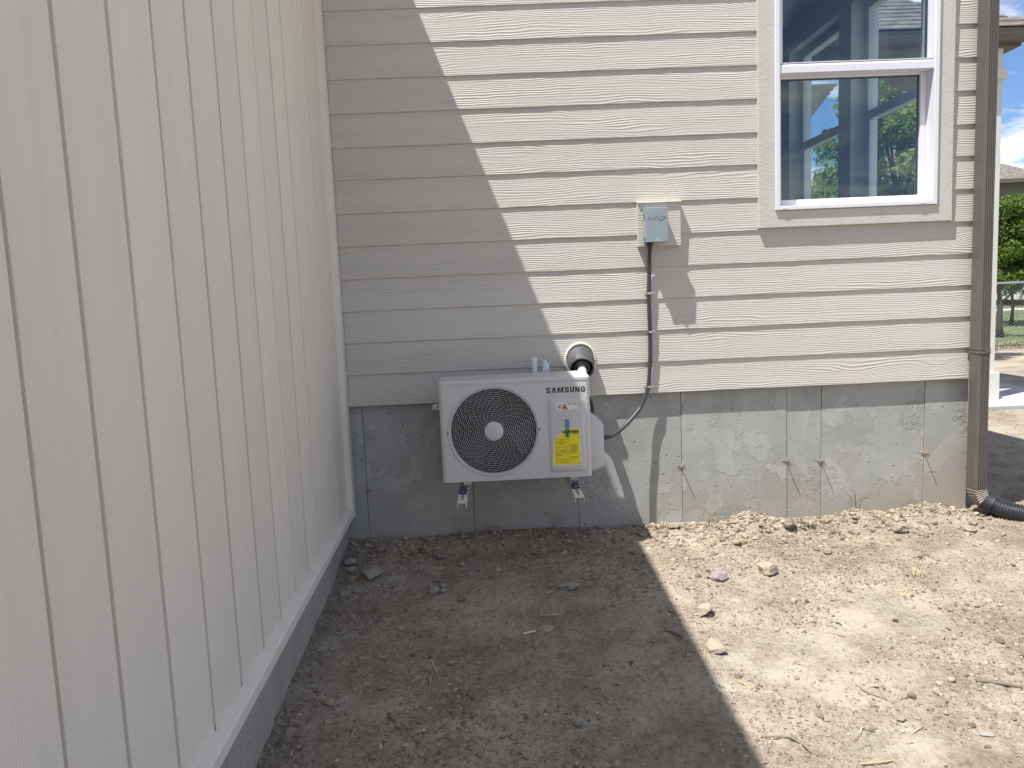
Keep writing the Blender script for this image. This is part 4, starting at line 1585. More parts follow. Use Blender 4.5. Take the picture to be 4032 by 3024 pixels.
def rock_mesh(name, w, kind, seed, mat):
    r = np.random.default_rng(seed)
    big = w > 0.06
    v = (ICO_V if big else IC3_V).copy()
    f = ICO_F if big else IC3_F
    asp = {'block': (1, .8, .62), 'round': (1, .85, .66), 'flat': (1, .75, .30), 'clod': (1, .85, .62), 'sliver': (1, .45, .3), 'sunk': (1, .8, .34), 'slab': (1, .7, .46)}[kind]
    ncut, dep = {'block': (16, .60), 'round': (13, .80), 'flat': (14, .62), 'clod': (12, .74), 'sliver': (12, .6), 'sunk': (8, .80), 'slab': (16, .62)}[kind]
    for _ in range(ncut):
        n_ = r.normal(size=3)
        n_ /= np.linalg.norm(n_)
        d = dep + r.uniform(-.10, .16)
        k = v @ n_ - d
        v = v - np.outer(np.maximum(k, 0) * .97, n_)
    amp = {'clod': .22, 'round': .09, 'block': .09, 'flat': .10, 'sliver': .06, 'sunk': .10, 'slab': .12}[kind]
    off = r.uniform(0, 50, 3)
    out = np.empty_like(v)
    for i, q in enumerate(v):
        p = Vector(q + off)
        a = mnoise.noise(p * 1.6) + .5 * mnoise.noise(p * 3.7) + .4 * mnoise.noise(p * 8.5) + .3 * mnoise.noise(p * 17)
        out[i] = q * (1 + amp * a)
    v = out * np.array(asp)
    ext = (v[:, 0].max() - v[:, 0].min())
    v *= w / ext
    me = np_mesh(name, v, f, smooth=kind in ('round', 'sunk'))
    me.materials.append(M[mat])
    return me


ROCKS = [
    # x, y, width, kind, material, label
    (1.86, -0.07, .062, 'round', 'tan', 'smooth round tan pebble against the foundation where the conduit shadow meets the dirt'),
    (1.96, -0.10, .085, 'flat', 'tan', 'flat tan stone beside the round pebble at the foot of the sunlit foundation'),
    (2.59, -0.22, .090, 'block', 'brown', 'upright brown-grey clod on the left dirt mound under the joint in the foundation'),
    (2.84, -0.23, .072, 'clod', 'brown', 'brown clod below the green grass tuft at the sunlit foundation'),
    (3.14, -0.36, .088, 'clod', 'tan', 'rough tan clod in front of the big dirt mound, shaded on its right'),
    (3.53, -0.33, .098, 'sunk', 'tan', 'pale half-buried stone nearest the black drain pipe'),
    (2.29, -0.70, .108, 'block', 'cream', 'large blunt cream stone alone in the middle of the sunny dirt'),
    (2.04, -0.75, .080, 'block', 'pink', 'pinkish grey angular stone left of the large blunt cream stone'),
    (1.86, -1.11, .090, 'block', 'cream', 'blocky cream stone with a bleached twig lying at its foot'),
    (1.82, -1.42, .110, 'slab', 'cream', 'wide flat-topped cream stone closest to the shadow edge'),
    (2.40, -1.82, .031, 'block', 'brown', 'small dark brown stone alone in the lower sunny dirt'),
    (2.54, -1.75, .040, 'flat', 'cream', 'larger of the two small white stones side by side in the lower sunny dirt'),
    (2.59, -1.74, .030, 'round', 'cream', 'smaller of the two small white stones side by side in the lower sunny dirt'),
    (2.52, -2.05, .046, 'flat', 'grey', 'flat grey stone near the lower right edge of the photo'),
    (2.30, -1.75, .030, 'flat', 'cream', 'small white chip left of the small dark brown stone'),
    (2.30, -0.35, .026, 'block', 'rust', 'small rust-red stone among the clods below the left dirt mound'),
    (2.24, -0.39, .060, 'clod', 'tan', 'pale clod just left of the small rust-red stone'),
    (2.63, -1.27, .028, 'block', 'brown', 'small brown stone in the right middle of the sunny dirt'),
    (2.29, -1.04, .034, 'round', 'cream', 'small white pebble below the large blunt cream stone'),
    (2.21, -1.32, .038, 'flat', 'cream', 'small pale flat stone right of the wide flat-topped cream stone'),
    (2.18, -0.34, .040, 'clod', 'brown', 'brown crumbly clod left of the left dirt mound'),
    (2.67, -0.53, .048, 'clod', 'tan', 'tan clod below the upright brown-grey clod'),
    (1.95, -0.71, .036, 'clod', 'brown', 'first small brown clod in the row left of the pinkish grey stone'),
    (1.98, -0.735, .030, 'clod', 'tan', 'small tan clod touching the pinkish grey angular stone'),
    (1.30, -0.77, .105, 'flat', 'grey', 'blue-grey slab-like rock lying in the shade below the air conditioner'),
    (0.32, -0.52, .130, 'flat', 'tan', 'broad broken pale slab in the shaded corner by the boarded wall'),
    (0.19, -0.36, .080, 'block', 'grey', 'grey block wedged against the strip under the boarded wall, in the corner'),
    (0.21, -0.45, .056, 'round', 'grey', 'small rounded stone in front of the grey block under the boarded wall'),
    (0.95, -0.03, .080, 'block', 'tan', 'cracked tan block standing against the shaded foundation'),
    (0.66, -0.29, .090, 'clod', 'brown', 'large brown clod in shade under the left bracket arm'),
    (0.33, -0.25, .080, 'clod', 'brown', 'dark clod near the foundation behind the broad broken slab'),
    (0.66, -0.73, .060, 'round', 'grey', 'largest stone in the little shaded cluster below the left bracket arm'),
    (0.64, -0.675, .029, 'round', 'tan', 'leftmost pebble in the little shaded cluster'),
    (0.70, -0.745, .037, 'round', 'tan', 'front right pebble in the little shaded cluster'),
    (0.69, -0.665, .030, 'round', 'grey', 'rear right pebble in the little shaded cluster'),
    (0.66, -0.61, .042, 'block', 'brown', 'angular brown stone at the back of the little shaded cluster'),
    (1.16, -1.18, .075, 'sunk', 'tan', 'rounded half-buried stone just above the pale paper stub in the shade'),
    (1.22, -1.87, .042, 'round', 'grey', 'grey stone low in the shade near the bottom of the photo'),
    (0.77, -1.44, .034, 'round', 'tan', 'pale upright pebble right of the short stick in the shade'),
    (0.63, -1.06, .033, 'flat', 'cream', 'small white flat chip in the middle left of the shade'),
    (1.57, -0.52, .056, 'flat', 'tan', 'flat tan stone in the shade next to the tip of the air conditioner shadow'),
    (0.34, -1.68, .062, 'sunk', 'tan', 'pale half-buried stone in the lower left of the shade'),
    (0.54, -1.99, .032, 'round', 'brown', 'dark rounded stone at the lower left bottom of the photo'),
    (1.19, -2.08, .024, 'block', 'cream', 'little white stone at the bottom centre of the shade'),
    (1.11, -1.33, .038, 'clod', 'tan', 'small tan clod just below the pale paper stub'),
    (0.79, -0.84, .043, 'clod', 'brown', 'brown clod between the shaded cluster and the boarded-wall slab'),
    (0.78, -0.41, .038, 'round', 'tan', 'pale pebble in front of the large brown clod in shade'),
    (1.08, -1.47, .029, 'clod', 'brown', 'small brown clod in the lower middle of the shade'),
    (1.22, -0.73, .031, 'round', 'tan', 'small pebble touching the left side of the blue-grey slab'),
    (0.40, -1.36, .031, 'block', 'tan', 'small broken stone in the left of the shade, left one of a pair'),
    (0.50, -1.37, .028, 'block', 'grey', 'small broken stone in the left of the shade, right one of a pair'),
]
for i, (x, y, w_, kind, mat, lab) in enumerate(ROCKS):
    name = {'clod': 'dirt_clod'}.get(kind, 'rock' if w_ > .05 else 'pebble')
    me = rock_mesh(name, w_, kind, 100 + i, 'rock_' + mat)
    co = np.empty(len(me.vertices) * 3)
    me.vertices.foreach_get('co', co)
    zmin = co.reshape(-1, 3)[:, 2].min()
    o = link(name, me)
    sink = {'sunk': .62, 'flat': .38}.get(kind, .30)
    o.location = (x, y, gh(x, y) - zmin * (1 - sink))
    o.rotation_euler = (rng.uniform(-.2, .2), rng.uniform(-.2, .2), rng.uniform(-.5, .5) + (0 if kind in ('flat', 'round') else rng.uniform(0, 3)))
    tag(o, lab, 'clod' if kind == 'clod' else 'stone', 'stones and clods lying on the dirt')


# loose gravel and crumbs: nobody could count them
def crumbs(name, xy, size, mat, flat=(.5, .9), label=''):
    n_ = len(xy)
    base = IC1_V[None] * (1 + nrng.uniform(-.28, .28, (n_, len(IC1_V), 1)))
    # random squash along a random axis, then random spin
    base = base * nrng.uniform(.6, 1.15, (n_, 1, 3))
    q = nrng.normal(size=(n_, 4))
    q /= np.linalg.norm(q, axis=1)[:, None]
    a, b, c, d = q.T
    Rm = np.stack([np.stack([1 - 2 * (c * c + d * d), 2 * (b * c - a * d), 2 * (b * d + a * c)], -1),
                   np.stack([2 * (b * c + a * d), 1 - 2 * (b * b + d * d), 2 * (c * d - a * b)], -1),
                   np.stack([2 * (b * d - a * c), 2 * (c * d + a * b), 1 - 2 * (b * b + c * c)], -1)], 1)
    v = np.einsum('nij,nkj->nki', Rm, base)
    v[:, :, 2] *= nrng.uniform(flat[0], flat[1], (n_, 1))
    v *= (size * .5)[:, None, None]
    z = ground_h(xy[:, 0], xy[:, 1]) + size * .5 * nrng.uniform(-.25, .35, n_)
    v += np.concatenate([xy, z[:, None]], 1)[:, None, :]
    f = (IC1_F[None] + (np.arange(n_) * len(IC1_V))[:, None, None]).reshape(-1, 3)
    me = np_mesh(name, v.reshape(-1, 3), f, smooth=False)
    me.materials.append(M[mat])
    return link(name, me, kind='stuff', label=label)


def scatter(n_, x0, x1, y0, y1, dens):
    p = np.stack([nrng.uniform(x0, x1, n_ * 3), nrng.uniform(y0, y1, n_ * 3)], 1)
    keep = nrng.uniform(0, 1, len(p)) < dens(p[:, 0], p[:, 1])
    p = p[keep]
    return p[:n_]


def dens_main(x, y):
    d = .06 + np.clip((fbm(x * 2.6, y * 2.6, 4, 41) - .46) * 7, 0, 1) * .75 + .25 * np.clip((fbm(x * 7, y * 7, 3, 43) - .5) * 6, 0, 1)
    d = d + .9 * np.exp(-np.maximum(-y - .05, 0) / .22) * (x > 1.8)
    d = d + .5 * np.exp(-np.hypot(x - .3, y + .4) / .35)
    d = d + .35 * np.exp(-np.abs(x - .3) / .25)
    return np.clip(d, 0, 1)


xy = scatter(36000, 0.02, 3.95, -2.75, 0.03, dens_main)
sz = .0042 + .0078 * nrng.random(len(xy)) ** 2.0
crumbs('gravel', xy, sz, 'pebble', (.5, .9), 'fine gravel and dirt crumbs')
xy = scatter(6500, 0.05, 3.95, -2.7, 0.0, dens_main)
sz = .010 + .016 * nrng.random(len(xy)) ** 2.6
crumbs('gravel', xy, sz, 'pebble', (.45, .8), 'coarse gravel and small clods')


xy = scatter(240, 0.08, 3.9, -2.6, 0.0, dens_main)
sz = .020 + .026 * nrng.random(len(xy)) ** 2.4
crumbs('gravel', xy, sz, 'pebble', (.4, .75), 'dirt clods as big as walnuts')


def dens_berm(x, y):
    return np.clip(1.1 * np.exp(-np.maximum(-y - .12, 0) / .14), 0, 1)


xy = scatter(1500, 1.75, 3.75, -.75, 0.0, dens_berm)
sz = .014 + .032 * nrng.random(len(xy)) ** 2.6
crumbs('gravel', xy, sz, 'pebble', (.5, .85), 'loose clods along the foot of the sunlit foundation')
xy = scatter(1000, 0.08, 1.75, -.85, 0.0, lambda x, y: np.clip(1.1 * np.exp(-np.maximum(-y - .1, 0) / .16) * (.4 + .9 * np.exp(-(x / .6) ** 2)), 0, 1))
sz = .013 + .034 * nrng.random(len(xy)) ** 2.8
crumbs('gravel', xy, sz, 'pebble', (.5, .85), 'loose clods along the foot of the shaded foundation')
xy = scatter(3500, 3.75, 7.5, -0.5, 9.0, lambda x, y: np.full_like(x, .9))
sz = .012 + .02 * nrng.random(len(xy)) ** 2
crumbs('gravel', xy, sz, 'pebble', (.4, .7), 'scattered stones on the dirt beyond the house')

# ------------------------------------------------------------------ twigs and straw
STICKS = [
    ([(1.818, -1.991), (1.89, -2.007), (1.92, -2.047), (1.93, -2.097)], .0035, 'twig', 'twig', 'long curved pale twig in the lower sunny dirt, bent like a bow'),
    ([(2.672, -1.754), (2.808, -1.799)], .0075, 'twig', 'stick', 'thick grey-brown stick at the right edge of the photo'),
    ([(1.829, -1.665), (1.859, -1.703), (1.876, -1.737)], .0030, 'straw', 'straw_stalk', 'bent yellow straw stalk right of the shadow edge'),
    ([(1.782, -1.424), (1.758, -1.498), (1.743, -1.575)], .0040, 'straw', 'straw_stalk', 'dry grass seed head under the wide flat-topped cream stone'),
    ([(2.058, -2.156), (2.152, -2.164)], .0035, 'straw', 'straw_stalk', 'straight straw stalk at the bottom edge of the sunny dirt'),
    ([(1.822, -1.117), (1.859, -1.122), (1.892, -1.137)], .0055, 'bone_twig', 'twig', 'bleached twig at the foot of the blocky cream stone'),
    ([(2.13, -2.001), (2.147, -1.978), (2.163, -1.97)], .0040, 'bone_twig', 'twig', 'short curled bleached twig in the lower sunny dirt'),
    ([(2.281, -2.039), (2.299, -2.021), (2.345, -1.992)], .0025, 'straw', 'straw_stalk', 'thin forked straw right of the curled bleached twig'),
    ([(2.241, -1.736), (2.26, -1.784), (2.291, -1.815)], .0022, 'twig', 'twig', 'thin brown twig left of the small white chip'),
    ([(2.487, -1.796), (2.504, -1.847)], .0022, 'twig', 'twig', 'thin dark twig below the pair of small white stones'),
    ([(1.064, -1.233), (1.117, -1.204)], .0050, 'paper', 'paper_stub', 'pale paper stub with a dark end in the middle of the shade'),
    ([(1.146, -1.042), (1.242, -1.05)], .0032, 'straw', 'straw_stalk', 'straight straw stalk lying crosswise in the middle of the shade'),
    ([(0.841, -0.759), (0.87, -0.712), (0.905, -0.686)], .0035, 'bone_twig', 'twig', 'pale bent twig right of the little shaded cluster of stones'),
    ([(0.689, -1.399), (0.717, -1.494)], .0050, 'bone_twig', 'stick', 'short pale stick with straw at its end in the shade'),
    ([(0.567, -1.771), (0.624, -1.852), (0.684, -1.934)], .0080, 'twig', 'stick', 'long brown stick low in the left of the shade'),
    ([(0.961, -1.905), (0.987, -1.925), (1.001, -1.94)], .0030, 'twig', 'twig', 'small twig at the bottom centre of the shade'),
    ([(1.659, -1.25), (1.715, -1.316)], .0080, 'twig', 'stick', 'dark flat stick crossing into the shadow edge'),
    ([(0.446, -1.783), (0.477, -1.809), (0.505, -1.819), (0.544, -1.84)], .0025, 'straw', 'straw_stalk', 'crooked straw stalk above the long brown stick'),
    ([(0.464, -1.837), (0.45, -1.894), (0.438, -1.95)], .0025, 'straw', 'straw_stalk', 'straight straw stalk pointing to the bottom left corner of the dirt'),
    ([(0.573, -1.843), (0.608, -1.836), (0.621, -1.871)], .0025, 'bone_twig', 'twig', 'hooked white twig lying on the long brown stick'),
    ([(0.585, -1.284), (0.598, -1.242)], .0035, 'bone_twig', 'twig', 'short pale splinter in the left of the shade'),
    ([(0.694, -1.523), (0.7, -1.614)], .0025, 'straw', 'straw_stalk', 'straw stalk pointing at the camera below the short pale stick'),
    ([(0.604, -1.633), (0.65, -1.611), (0.685, -1.618)], .0022, 'straw', 'straw_stalk', 'faint straw arc in the lower left of the shade'),
    ([(1.189, -0.83), (1.233, -0.793)], .0025, 'bone_twig', 'twig', 'thin pale twig below the blue-grey slab'),
    ([(0.201, -1.447), (0.221, -1.383)], .0025, 'straw', 'straw_stalk', 'straw leaning by the concrete strip under the boarded wall'),
    ([(1.064, -0.475), (1.124, -0.51)], .0045, 'twig', 'twig', 'dark twig in the shade under the right end of the fan'),
    ([(2.02, -.12), (2.10, -.10)], .0045, 'straw', 'straw_stalk', 'tan straw lying along the foot of the foundation right of the flat stone'),
]
for pts, r, mat, nm, lab in STICKS:
    P = [Vector((x, y, gh(x, y) + r * .8 + rng.uniform(0, .003))) for x, y in pts]
    if len(P) == 2:
        P.insert(1, (P[0] + P[1]) / 2 + Vector((rng.uniform(-.004, .004), rng.uniform(-.004, .004), .002)))
    P = smooth_path(P, 4)
    n_ = len(P)
    mb = MB()
    mb.tube(P, [r * (1 - .35 * i / n_) * rng.uniform(.88, 1.1) for i in range(n_)], 6)
    o = mb.build(nm, mat, smooth=True)
    tag(o, lab, nm.replace('_', ' '), 'twigs and straw on the dirt')


def blades(mb, cx, cy, n_, spread, h, lean, z0=None, wd=.0022):
    for _ in range(n_):
        a = rng.uniform(0, 2 * math.pi)
        r = spread * rng.random() ** .6
        x, y = cx + r * math.cos(a), cy + r * math.sin(a)
        z = (gh(x, y) if z0 is None else z0) - .003
        L_ = h * rng.uniform(.5, 1.1)
        b = a + rng.uniform(-.9, .9)
        ln = lean * rng.uniform(.5, 1.2)
        q = Vector((math.cos(b), math.sin(b), 0))
        sd = Vector((-q.y, q.x, 0)) * wd * rng.uniform(.7, 1.3)
        base = Vector((x, y, z))
        m_ = base + q * ln * L_ * .4 + Vector((0, 0, L_ * .55))
        tp = base + q * ln * L_ * 1.05 + Vector((0, 0, L_ * (1 - .45 * ln)))
        mb.add([base - sd, base + sd, m_ + sd * .8, m_ - sd * .8, tp], [(0, 1, 2, 3), (3, 2, 4)])


TUFTS = [
    (2.974, -0.832, 34, .045, .040, 1.1, 'straw', 'pale dry grass tuft in the right of the sunny dirt, upper of two'),
    (2.783, -1.03, 26, .045, .030, 1.3, 'straw', 'yellowish dry grass tuft in the right of the sunny dirt, lower of two'),
    (2.731, -0.120, 30, .06, .075, .8, 'green_grass', 'green grass tuft growing against the sunlit foundation'),
    (3.05, -0.045, 12, .03, .16, .5, 'straw', 'tall dry weed stalks leaning on the foundation above the big mound'),
    (1.932, -0.085, 22, .03, .05, 1.1, 'straw', 'straw tuft between the two tan stones at the foundation'),
    (2.20, -0.045, 9, .02, .11, .8, 'straw', 'few long straws against the foundation left of the left mound'),
    (1.61, -1.324, 26, .03, .065, .9, 'straw', 'dry grass tuft beside the dark flat stick at the shadow edge'),
    (0.231, -0.57, 26, .04, .06, 1.1, 'straw', 'dry grass tuft at the boarded wall near the broad broken slab'),
    (1.183, -0.135, 20, .035, .08, .9, 'straw', 'shaded dry grass tuft at the foundation under the right end of the unit'),
    (0.693, -1.466, 14, .02, .03, 1.2, 'straw', 'tiny straw tuft at the end of the short pale stick'),
    (0.513, -0.2, 18, .035, .05, 1.1, 'straw', 'shaded straw tuft near the foundation behind the large brown clod'),
]
for cx, cy, n_, spd, h, ln, mat, lab in TUFTS:
    mb = MB()
    blades(mb, cx, cy, n_, spd, h, ln)
    tag(mb.build('grass_tuft', mat, fix=False), lab, 'grass tuft', 'grass tufts in the dirt')
mb = MB()
for _ in range(520):
    x, y = rng.uniform(.1, 3.8), -2.6 * rng.random() ** 1.2
    L_ = rng.uniform(.012, .05)
    a = rng.uniform(0, 6.28)
    z = gh(x, y) + .003
    d = Vector((math.cos(a), math.sin(a), rng.uniform(-.08, .15))) * L_
    s_ = Vector((-math.sin(a), math.cos(a), .2)) * .0009
    b = Vector((x, y, z))
    mb.add([b - s_, b + s_, b + d + s_, b + d - s_], [(0, 1, 2, 3)])
mb.build('straw_litter', 'straw', fix=False, kind='stuff', label='bits of straw scattered over the dirt')

# ------------------------------------------------------------------ porch behind the house
slab = MB()
slab.prism([(3.80, 3.52), (7.4, 3.50), (7.4, 6.8), (3.80, 6.8)], -1.05, -0.775, 'z')
tag(slab.build('porch_slab', 'slab', bevel=0.008), 'pale concrete porch slab on the dirt behind the downspout', 'slab')['kind'] = 'structure'
porch = thing('porch', 'porch roof with dark fascia and a pale square post behind the house corner', 'porch', (5.6, 4.4, -0.775))
post = bpy.data.objects.new('post', None)
COL.objects.link(post)
post.parent = porch
mb = MB()
mb.box(6.335, 6.505, 3.98, 4.15, -0.77, 2.95)
mb.build('shaft', 'post', post, bevel=0.004)
mb = MB()
mb.box(6.295, 6.540, 3.94, 4.19, -0.775, -0.478)
mb.build('base', 'post', post, bevel=0.004)
mb = MB()
mb.box(6.30, 6.535, 3.945, 4.185, 2.63, 2.74)
mb.build('capital', 'post', post, bevel=0.004)
mb = MB()
mb.box(3.80, 6.66, 3.93, 4.23, 2.952, 3.03)
mb.build('beam', 'fascia', porch)
mb = MB()
mb.prism([(3.80, 3.70), (3.83, 3.70), (3.86, 3.705), (3.885, 3.72), (3.93, 3.72)], 0, 1, 'x') if False else None
mb.prism([(3.82, 2.985), (3.795, 3.03), (3.79, 3.05), (3.80, 3.06), (3.795, 3.10), (3.93, 3.10), (3.93, 2.985)], 3.78, 6.86, 'x')
mb.build('gutter', 'fascia', porch)
# shingle courses on the roof slope
sl = 0.62
for c in range(20):
    y0_ = 3.78 + .13 * c
    z0_ = 3.112 + .13 * c * sl
    mb = MB()
    n_ = 1
    xx = 3.75
    xe_ = 6.84 - .13 * c
    while xx < xe_ - .01:
        x2 = min(xx + rng.uniform(.22, .42), xe_)
        dz2 = rng.uniform(-.003, .004)
        mb.prism([(y0_, z0_ + dz2), (y0_ + .16, z0_ + .16 * sl - .006), (y0_ + .16, z0_ + .16 * sl - .0005), (y0_, z0_ + .013 + dz2)], xx, x2, 'x')
        xx = x2 + .003
    mb.build('shingle_course', 'shingle', porch)
mb = MB()
mb.add([(3.75, 3.80, 3.10), (6.82, 3.80, 3.10), (4.12, 6.5, 3.10 + 2.7 * sl), (3.75, 6.5, 3.10 + 2.7 * sl), (6.82, 6.5, 3.10)], [(0, 1, 2, 3), (1, 4, 2)])
mb.build('roof_deck', 'fascia', porch)
for i in range(12):
    y0_ = 4.24 + .19 * i
    xe = 4.84 + (y0_ - 4.18) * .24
    mb = MB()
    mb.box(3.80, xe, y0_, y0_ + .182, 2.70 - .004, 2.715)
    mb.build('soffit_slat', 'soffit', porch)
settle(porch)

# ------------------------------------------------------------------ lawn, path, street beyond the fence
def sheet_(name, x0, x1, y0, y1, z, mat, label):
    mb = MB()
    nx, ny = 24, 12
    vs = [(x0 + (x1 - x0) * i / nx, y0 + (y1 - y0) * j / ny, z) for j in range(ny + 1) for i in range(nx + 1)]
    mb.add(vs, [(j * (nx + 1) + i, j * (nx + 1) + i + 1, (j + 1) * (nx + 1) + i + 1, (j + 1) * (nx + 1) + i) for j in range(ny) for i in range(nx)])
    return mb.build(name, mat, kind='structure', label=label, fix=False)


ZL = -0.80
sheet_('lawn', -40, 120, 10.6, 140, ZL, 'lawn', 'green lawn beyond the chain-link fence')
sheet_('path', -40, 120, 25.0, 26.6, ZL + .006, 'slab', 'pale concrete path across the lawn')
mb = MB()
for _ in range(900):
    x, y = rng.uniform(8.5, 14.0), rng.uniform(9.6, 11.2)
    blades(mb, x, y, 1, .02, .13, .9, z0=-.82, wd=.006)
mb.build('dry_grass', 'dry_grass', fix=False, kind='stuff', label='dry tan grass along the fence')
mb = MB()
for _ in range(5000):
    x, y = rng.uniform(9.0, 26.0), rng.uniform(10.8, 27)
    blades(mb, x, y, 1, .02, .07, .9, z0=ZL, wd=.008)
mb.build('lawn_grass', 'green_grass', fix=False, kind='stuff', label='grass blades on the lawn')

# chain-link fence
fence = thing('chain_link_fence', 'galvanised chain-link fence with a top rail beyond the bare dirt', 'fence', (11.5, 10.1, -0.82))
FY, FZ0, FZ1 = 10.1, -0.80, 0.40
mb = MB()
mb.tube([(6.5, FY, .425), (19.0, FY, .425)], .021, 10)
mb.build('top_rail', 'galv', fence, smooth=True)
for x in (7.6, 10.05, 12.9, 15.7, 18.5):
    mb = MB()
    mb.tube([(x, FY + .03, -.9), (x, FY + .03, .43), (x, FY + .03, .45)], [.024, .024, .012], 10)
    mb.build('fence_post', 'galv', fence, smooth=True)
nx_ = int((17.5 - 7.0) / .055)
verts, faces = [], []
dv = .055
rows = int((FZ1 + .05 - FZ0) / (dv / 2)) + 1
for i in range(nx_):
    x = 7.0 + i * dv
    for s_ in (0,):
        base = len(verts)
        for j in range(rows + 1):
            xo = x + (dv / 2 if (i + j) % 2 else -dv / 2)
            z = FZ0 + j * dv / 2
            yo = FY - .024 + (.004 if (i + j) % 2 else -.004)
            for k in range(3):
                a = 2.094 * k
                verts.append((xo + .0034 * math.cos(a), yo + .0034 * math.sin(a), z))
        for j in range(rows):
            for k in range(3):
                k2 = (k + 1) % 3
                faces.append((base + j * 3 + k, base + j * 3 + k2, base + (j + 1) * 3 + k2, base + (j + 1) * 3 + k))
me = np_mesh('wire_mesh', np.array(verts), np.array(faces))
me.materials.append(M['galv_wire'])
link('wire_mesh', me, fence, kind='stuff')
settle(fence)


# ------------------------------------------------------------------ trees and bushes
def leaf_cloud(clumps, n_, leaf, seed, flat=1.0):
    """leaf quads spread through clumps (centre, radius); denser to each clump's outside"""
    r = np.random.default_rng(seed)
    cl_ = np.array([c for c, _ in clumps])
    rd = np.array([q for _, q in clumps])
    pr_ = rd ** 2.3
    idx = r.choice(len(clumps), n_, p=pr_ / pr_.sum())
    d = r.normal(size=(n_, 3))
    d /= np.linalg.norm(d, axis=1)[:, None]
    p = cl_[idx] + d * (rd[idx] * r.random(n_) ** .45)[:, None] * np.array([1, 1, .85])
    nrm = d * .6 + r.normal(size=(n_, 3)) * .7 + np.array([0, 0, .5])
    nrm /= np.linalg.norm(nrm, axis=1)[:, None]
    t = np.cross(nrm, r.normal(size=(n_, 3)))
    t /= np.linalg.norm(t, axis=1)[:, None]
    b = np.cross(nrm, t)
    L_ = leaf * r.uniform(.6, 1.3, n_)[:, None]
    W_ = L_ * .42
    bend_ = nrm * L_ * .12
    v = np.stack([p - t * L_, p + b * W_ - bend_, p + t * L_ * 1.05, p - b * W_ - bend_], 1)
    f = (np.arange(n_) * 4)[:, None] + np.array([0, 1, 2, 3])
    return v.reshape(-1, 3), f


def tree(name, label, base, height, crown_c, crown_r, n_clump, n_leaf, leaf, mat, trunk_r, seed, crown_h=None, cat='tree', low=-0.2):
    r = random.Random(seed)
    root = thing(name, label, cat, base)
    bx, by, bz = base
    mb = MB()
    top = Vector((crown_c[0], crown_c[1], crown_c[2] + .3 * crown_r))
    pts = [Vector(base) + (top - Vector(base)) * (i / 6) + Vector((r.uniform(-1, 1), r.uniform(-1, 1), 0)) * trunk_r * .5 * (0 < i < 6) for i in range(7)]
    mb.tube(pts, [trunk_r * (1.25 if i == 0 else 1 - .12 * i) for i in range(7)], 10)
    clumps = []
    for k in range(n_clump):
        while True:
            d = Vector((r.uniform(-1, 1), r.uniform(-1, 1), r.uniform(-1, 1)))
            if .25 < d.length < 1:
                break
        hh = (crown_h or crown_r)
        c = Vector(crown_c) + Vector((d.x * crown_r, d.y * crown_r, d.z * hh))
        if c.z < bz + .15:
            c.z = bz + .15 + r.random() * .3
        rr_ = crown_r * r.uniform(.20, .38)
        clumps.append((tuple(c), rr_))
        if k % 3 == 0:
            s_ = pts[r.randint(2, 5)]
            mid = (s_ + c) / 2 + Vector((0, 0, -.08 * crown_r))
            mb.tube([s_, mid, c], [trunk_r * .42, trunk_r * .28, trunk_r * .12], 6)
    mb.build('trunk', 'bark', root, smooth=True)
    v, f = leaf_cloud(clumps, n_leaf, leaf, seed)
    me = np_mesh('crown', v, f, smooth=False)
    me.materials.append(M[mat])
    link('crown', me, root)
    settle(root)
    return root


tree('leafy_tree', 'light green broadleaf tree seen through the window glass', (7.75, 8.2, -.82), 5.2, (7.60, 8.2, 2.55), 1.15, 40, 20000, .048, 'leaf_tree', .08, 5, crown_h=1.75)
tree('leafy_tree', 'smaller green tree behind, seen low in the far pane through the window', (8.5, 12.2, -.82), 3.2, (8.45, 12.2, 1.45), 0.9, 18, 7000, .05, 'leaf_tree', .06, 8, crown_h=.8)
tree('round_bush', 'dense green leafy bush rising behind the chain-link fence', (15.3, 16.6, -.80), 3.0, (15.35, 16.6, 1.34), 1.45, 60, 42000, .050, 'leaf_bush', .045, 12, crown_h=1.14, cat='bush')
tree('young_tree', 'dark slim tree trunk standing just behind the fence, left of the bush', (12.30, 12.6, -.80), 1.4, (12.33, 12.65, .55), .45, 8, 1500, .05, 'leaf_bush', .085, 14, crown_h=.30)


# ------------------------------------------------------------------ neighbouring houses and parked cars, far off
def far_house(label, x0, x1, y0, y1, zw, ridge, eav, seed, hip=True):
    root = thing('neighbour_house', label, 'house', ((x0 + x1) / 2, y0, -.8), group='neighbouring houses beyond the fence')
    mb = MB()
    mb.box(x0, x1, y0, y1, -.8, zw)
    mb.build('wall', 'farsiding', root)
    k = 0
    z = -.6
    while z < zw - .1:
        mb = MB()
        mb.prism([(y0 - .03, z), (y0 - .005, z + .21), (y0 - .001, z + .21), (y0 - .001, z)], x0, x1, 'x')
        mb.build('siding_board', 'farsiding', root)
        z += .2
    e = eav
    ex0, ex1, ey0, ey1 = x0 - e, x1 + e, y0 - e, y1 + e
    ym = (ey0 + ey1) / 2
    hp = min((ey1 - ey0) / 2, (ex1 - ex0) / 2 - .2) if hip else 0
    vs = [(ex0, ey0, zw), (ex1, ey0, zw), (ex1, ey1, zw), (ex0, ey1, zw), (ex0 + hp, ym, ridge), (ex1 - hp, ym, ridge)]
    mb = MB()
    mb.add(vs, [(0, 1, 5, 4), (1, 2, 5), (2, 3, 4, 5), (3, 0, 4), (3, 2, 1, 0)])
    mb.build('roof', 'shingle', root)
    mb = MB()
    mb.box(ex0, ex1, ey0 - .1, ey0 - .001, zw - .12, zw + .06)
    mb.build('gutter', 'fascia', root)
    settle(root)


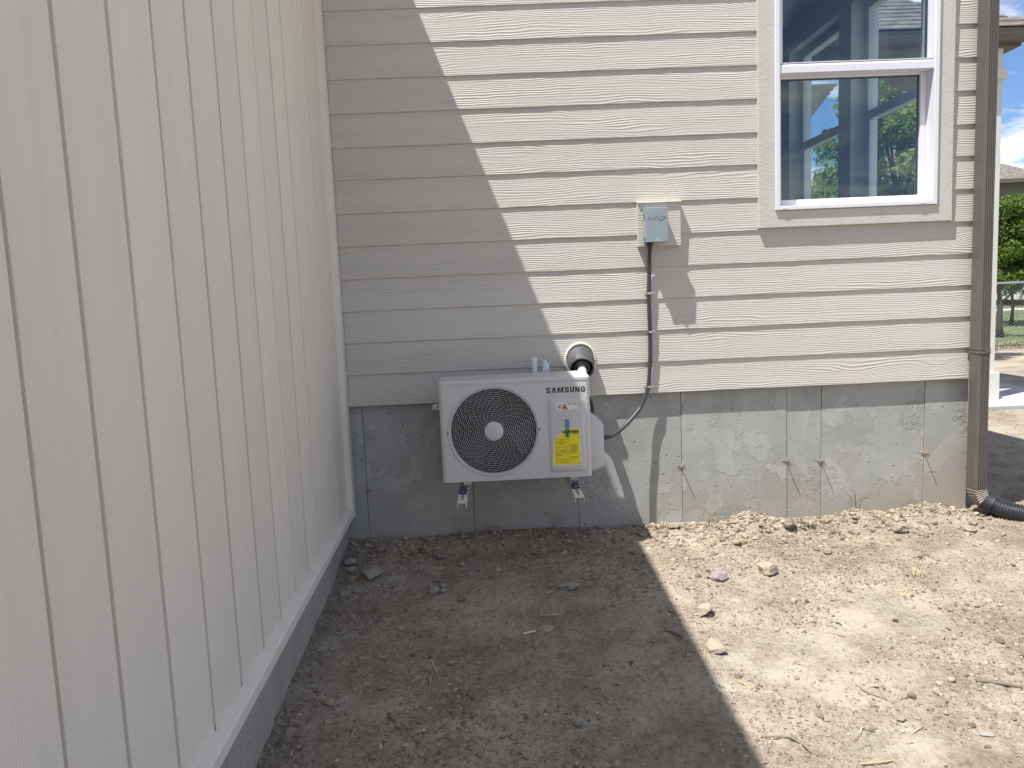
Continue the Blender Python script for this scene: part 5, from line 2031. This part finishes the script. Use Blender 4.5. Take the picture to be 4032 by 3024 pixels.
far_house('brown-roofed house far behind the bush, its hip roof sloping down to the right', 17.5, 27.6, 32.5, 42.0, 4.95, 7.9, .55, 1)
far_house('second far house whose dark eave corner just enters at the right edge', 42.0, 56.0, 45.0, 53.0, 10.1, 12.4, .6, 2)


def car(label, x, y, paint, sx_=1):
    root = thing('parked_car', label, 'car', (x, y, -.8), group='cars parked beyond the lawn')
    mb = MB()
    prof = [(-2.1, .35), (-2.15, .75), (-1.95, .95), (-1.2, 1.02), (-.65, 1.42), (.75, 1.45), (1.35, 1.05), (2.05, .9), (2.2, .7), (2.15, .35)]
    mb.prism([(x + a * sx_, -.8 + b) for a, b in prof], y - .85, y + .85, 'y')
    mb.build('body', paint, root, bevel=.06, smooth=True, auto=40)
    mb = MB()
    mb.prism([(x + a * sx_, -.8 + b) for a, b in [(-1.05, 1.03), (-.6, 1.36), (.7, 1.38), (1.15, 1.05)]], y - .856, y + .856, 'y')
    mb.build('side_window', 'car_black', root)
    for wx in (-1.35, 1.35):
        for wy in (-.80, .80):
            mb = MB()
            mb.tube([(x + wx, y + wy - .1, -.8 + .33), (x + wx, y + wy + .1, -.8 + .33)], .33, 20)
            wh = mb.build('wheel', 'tyre', root, smooth=True, auto=40)
            mb = MB()
            s_ = -1 if wy < 0 else 1
            mb.tube([(x + wx, y + wy + s_ * .1, -.8 + .33), (x + wx, y + wy + s_ * .11, -.8 + .33)], .16, 12)
            mb.build('rim', 'galv', wh)
    settle(root)


car('dark car parked far beyond the lawn, behind the fence', 24.6, 31.5, 'car_black')
car('red car parked far beyond the lawn behind the dark car', 28.3, 35.5, 'car_red')
box = thing('utility_trailer', 'pale grey box trailer parked beyond the lawn at the right edge', 'trailer', (25.3, 29.6, -.8))
mb = MB()
mb.box(23.83, 26.8, 28.9, 30.4, -.54, -.02)
mb.build('box', 'post', box, bevel=.04)
for wx in (25.1, 25.8):
    mb = MB()
    mb.tube([(wx, 28.80, -.5), (wx, 28.95, -.5)], .3, 16)
    mb.build('wheel', 'tyre', box)
mb = MB()
mb.prism([(24.0, -.48), (24.1, -.48), (24.22, -.2), (24.34, -.48), (24.44, -.48), (24.28, -.1), (24.16, -.1)], 28.885, 28.897, 'y')
mb.build('dark_mark', 'print_grey', box)
settle(box)
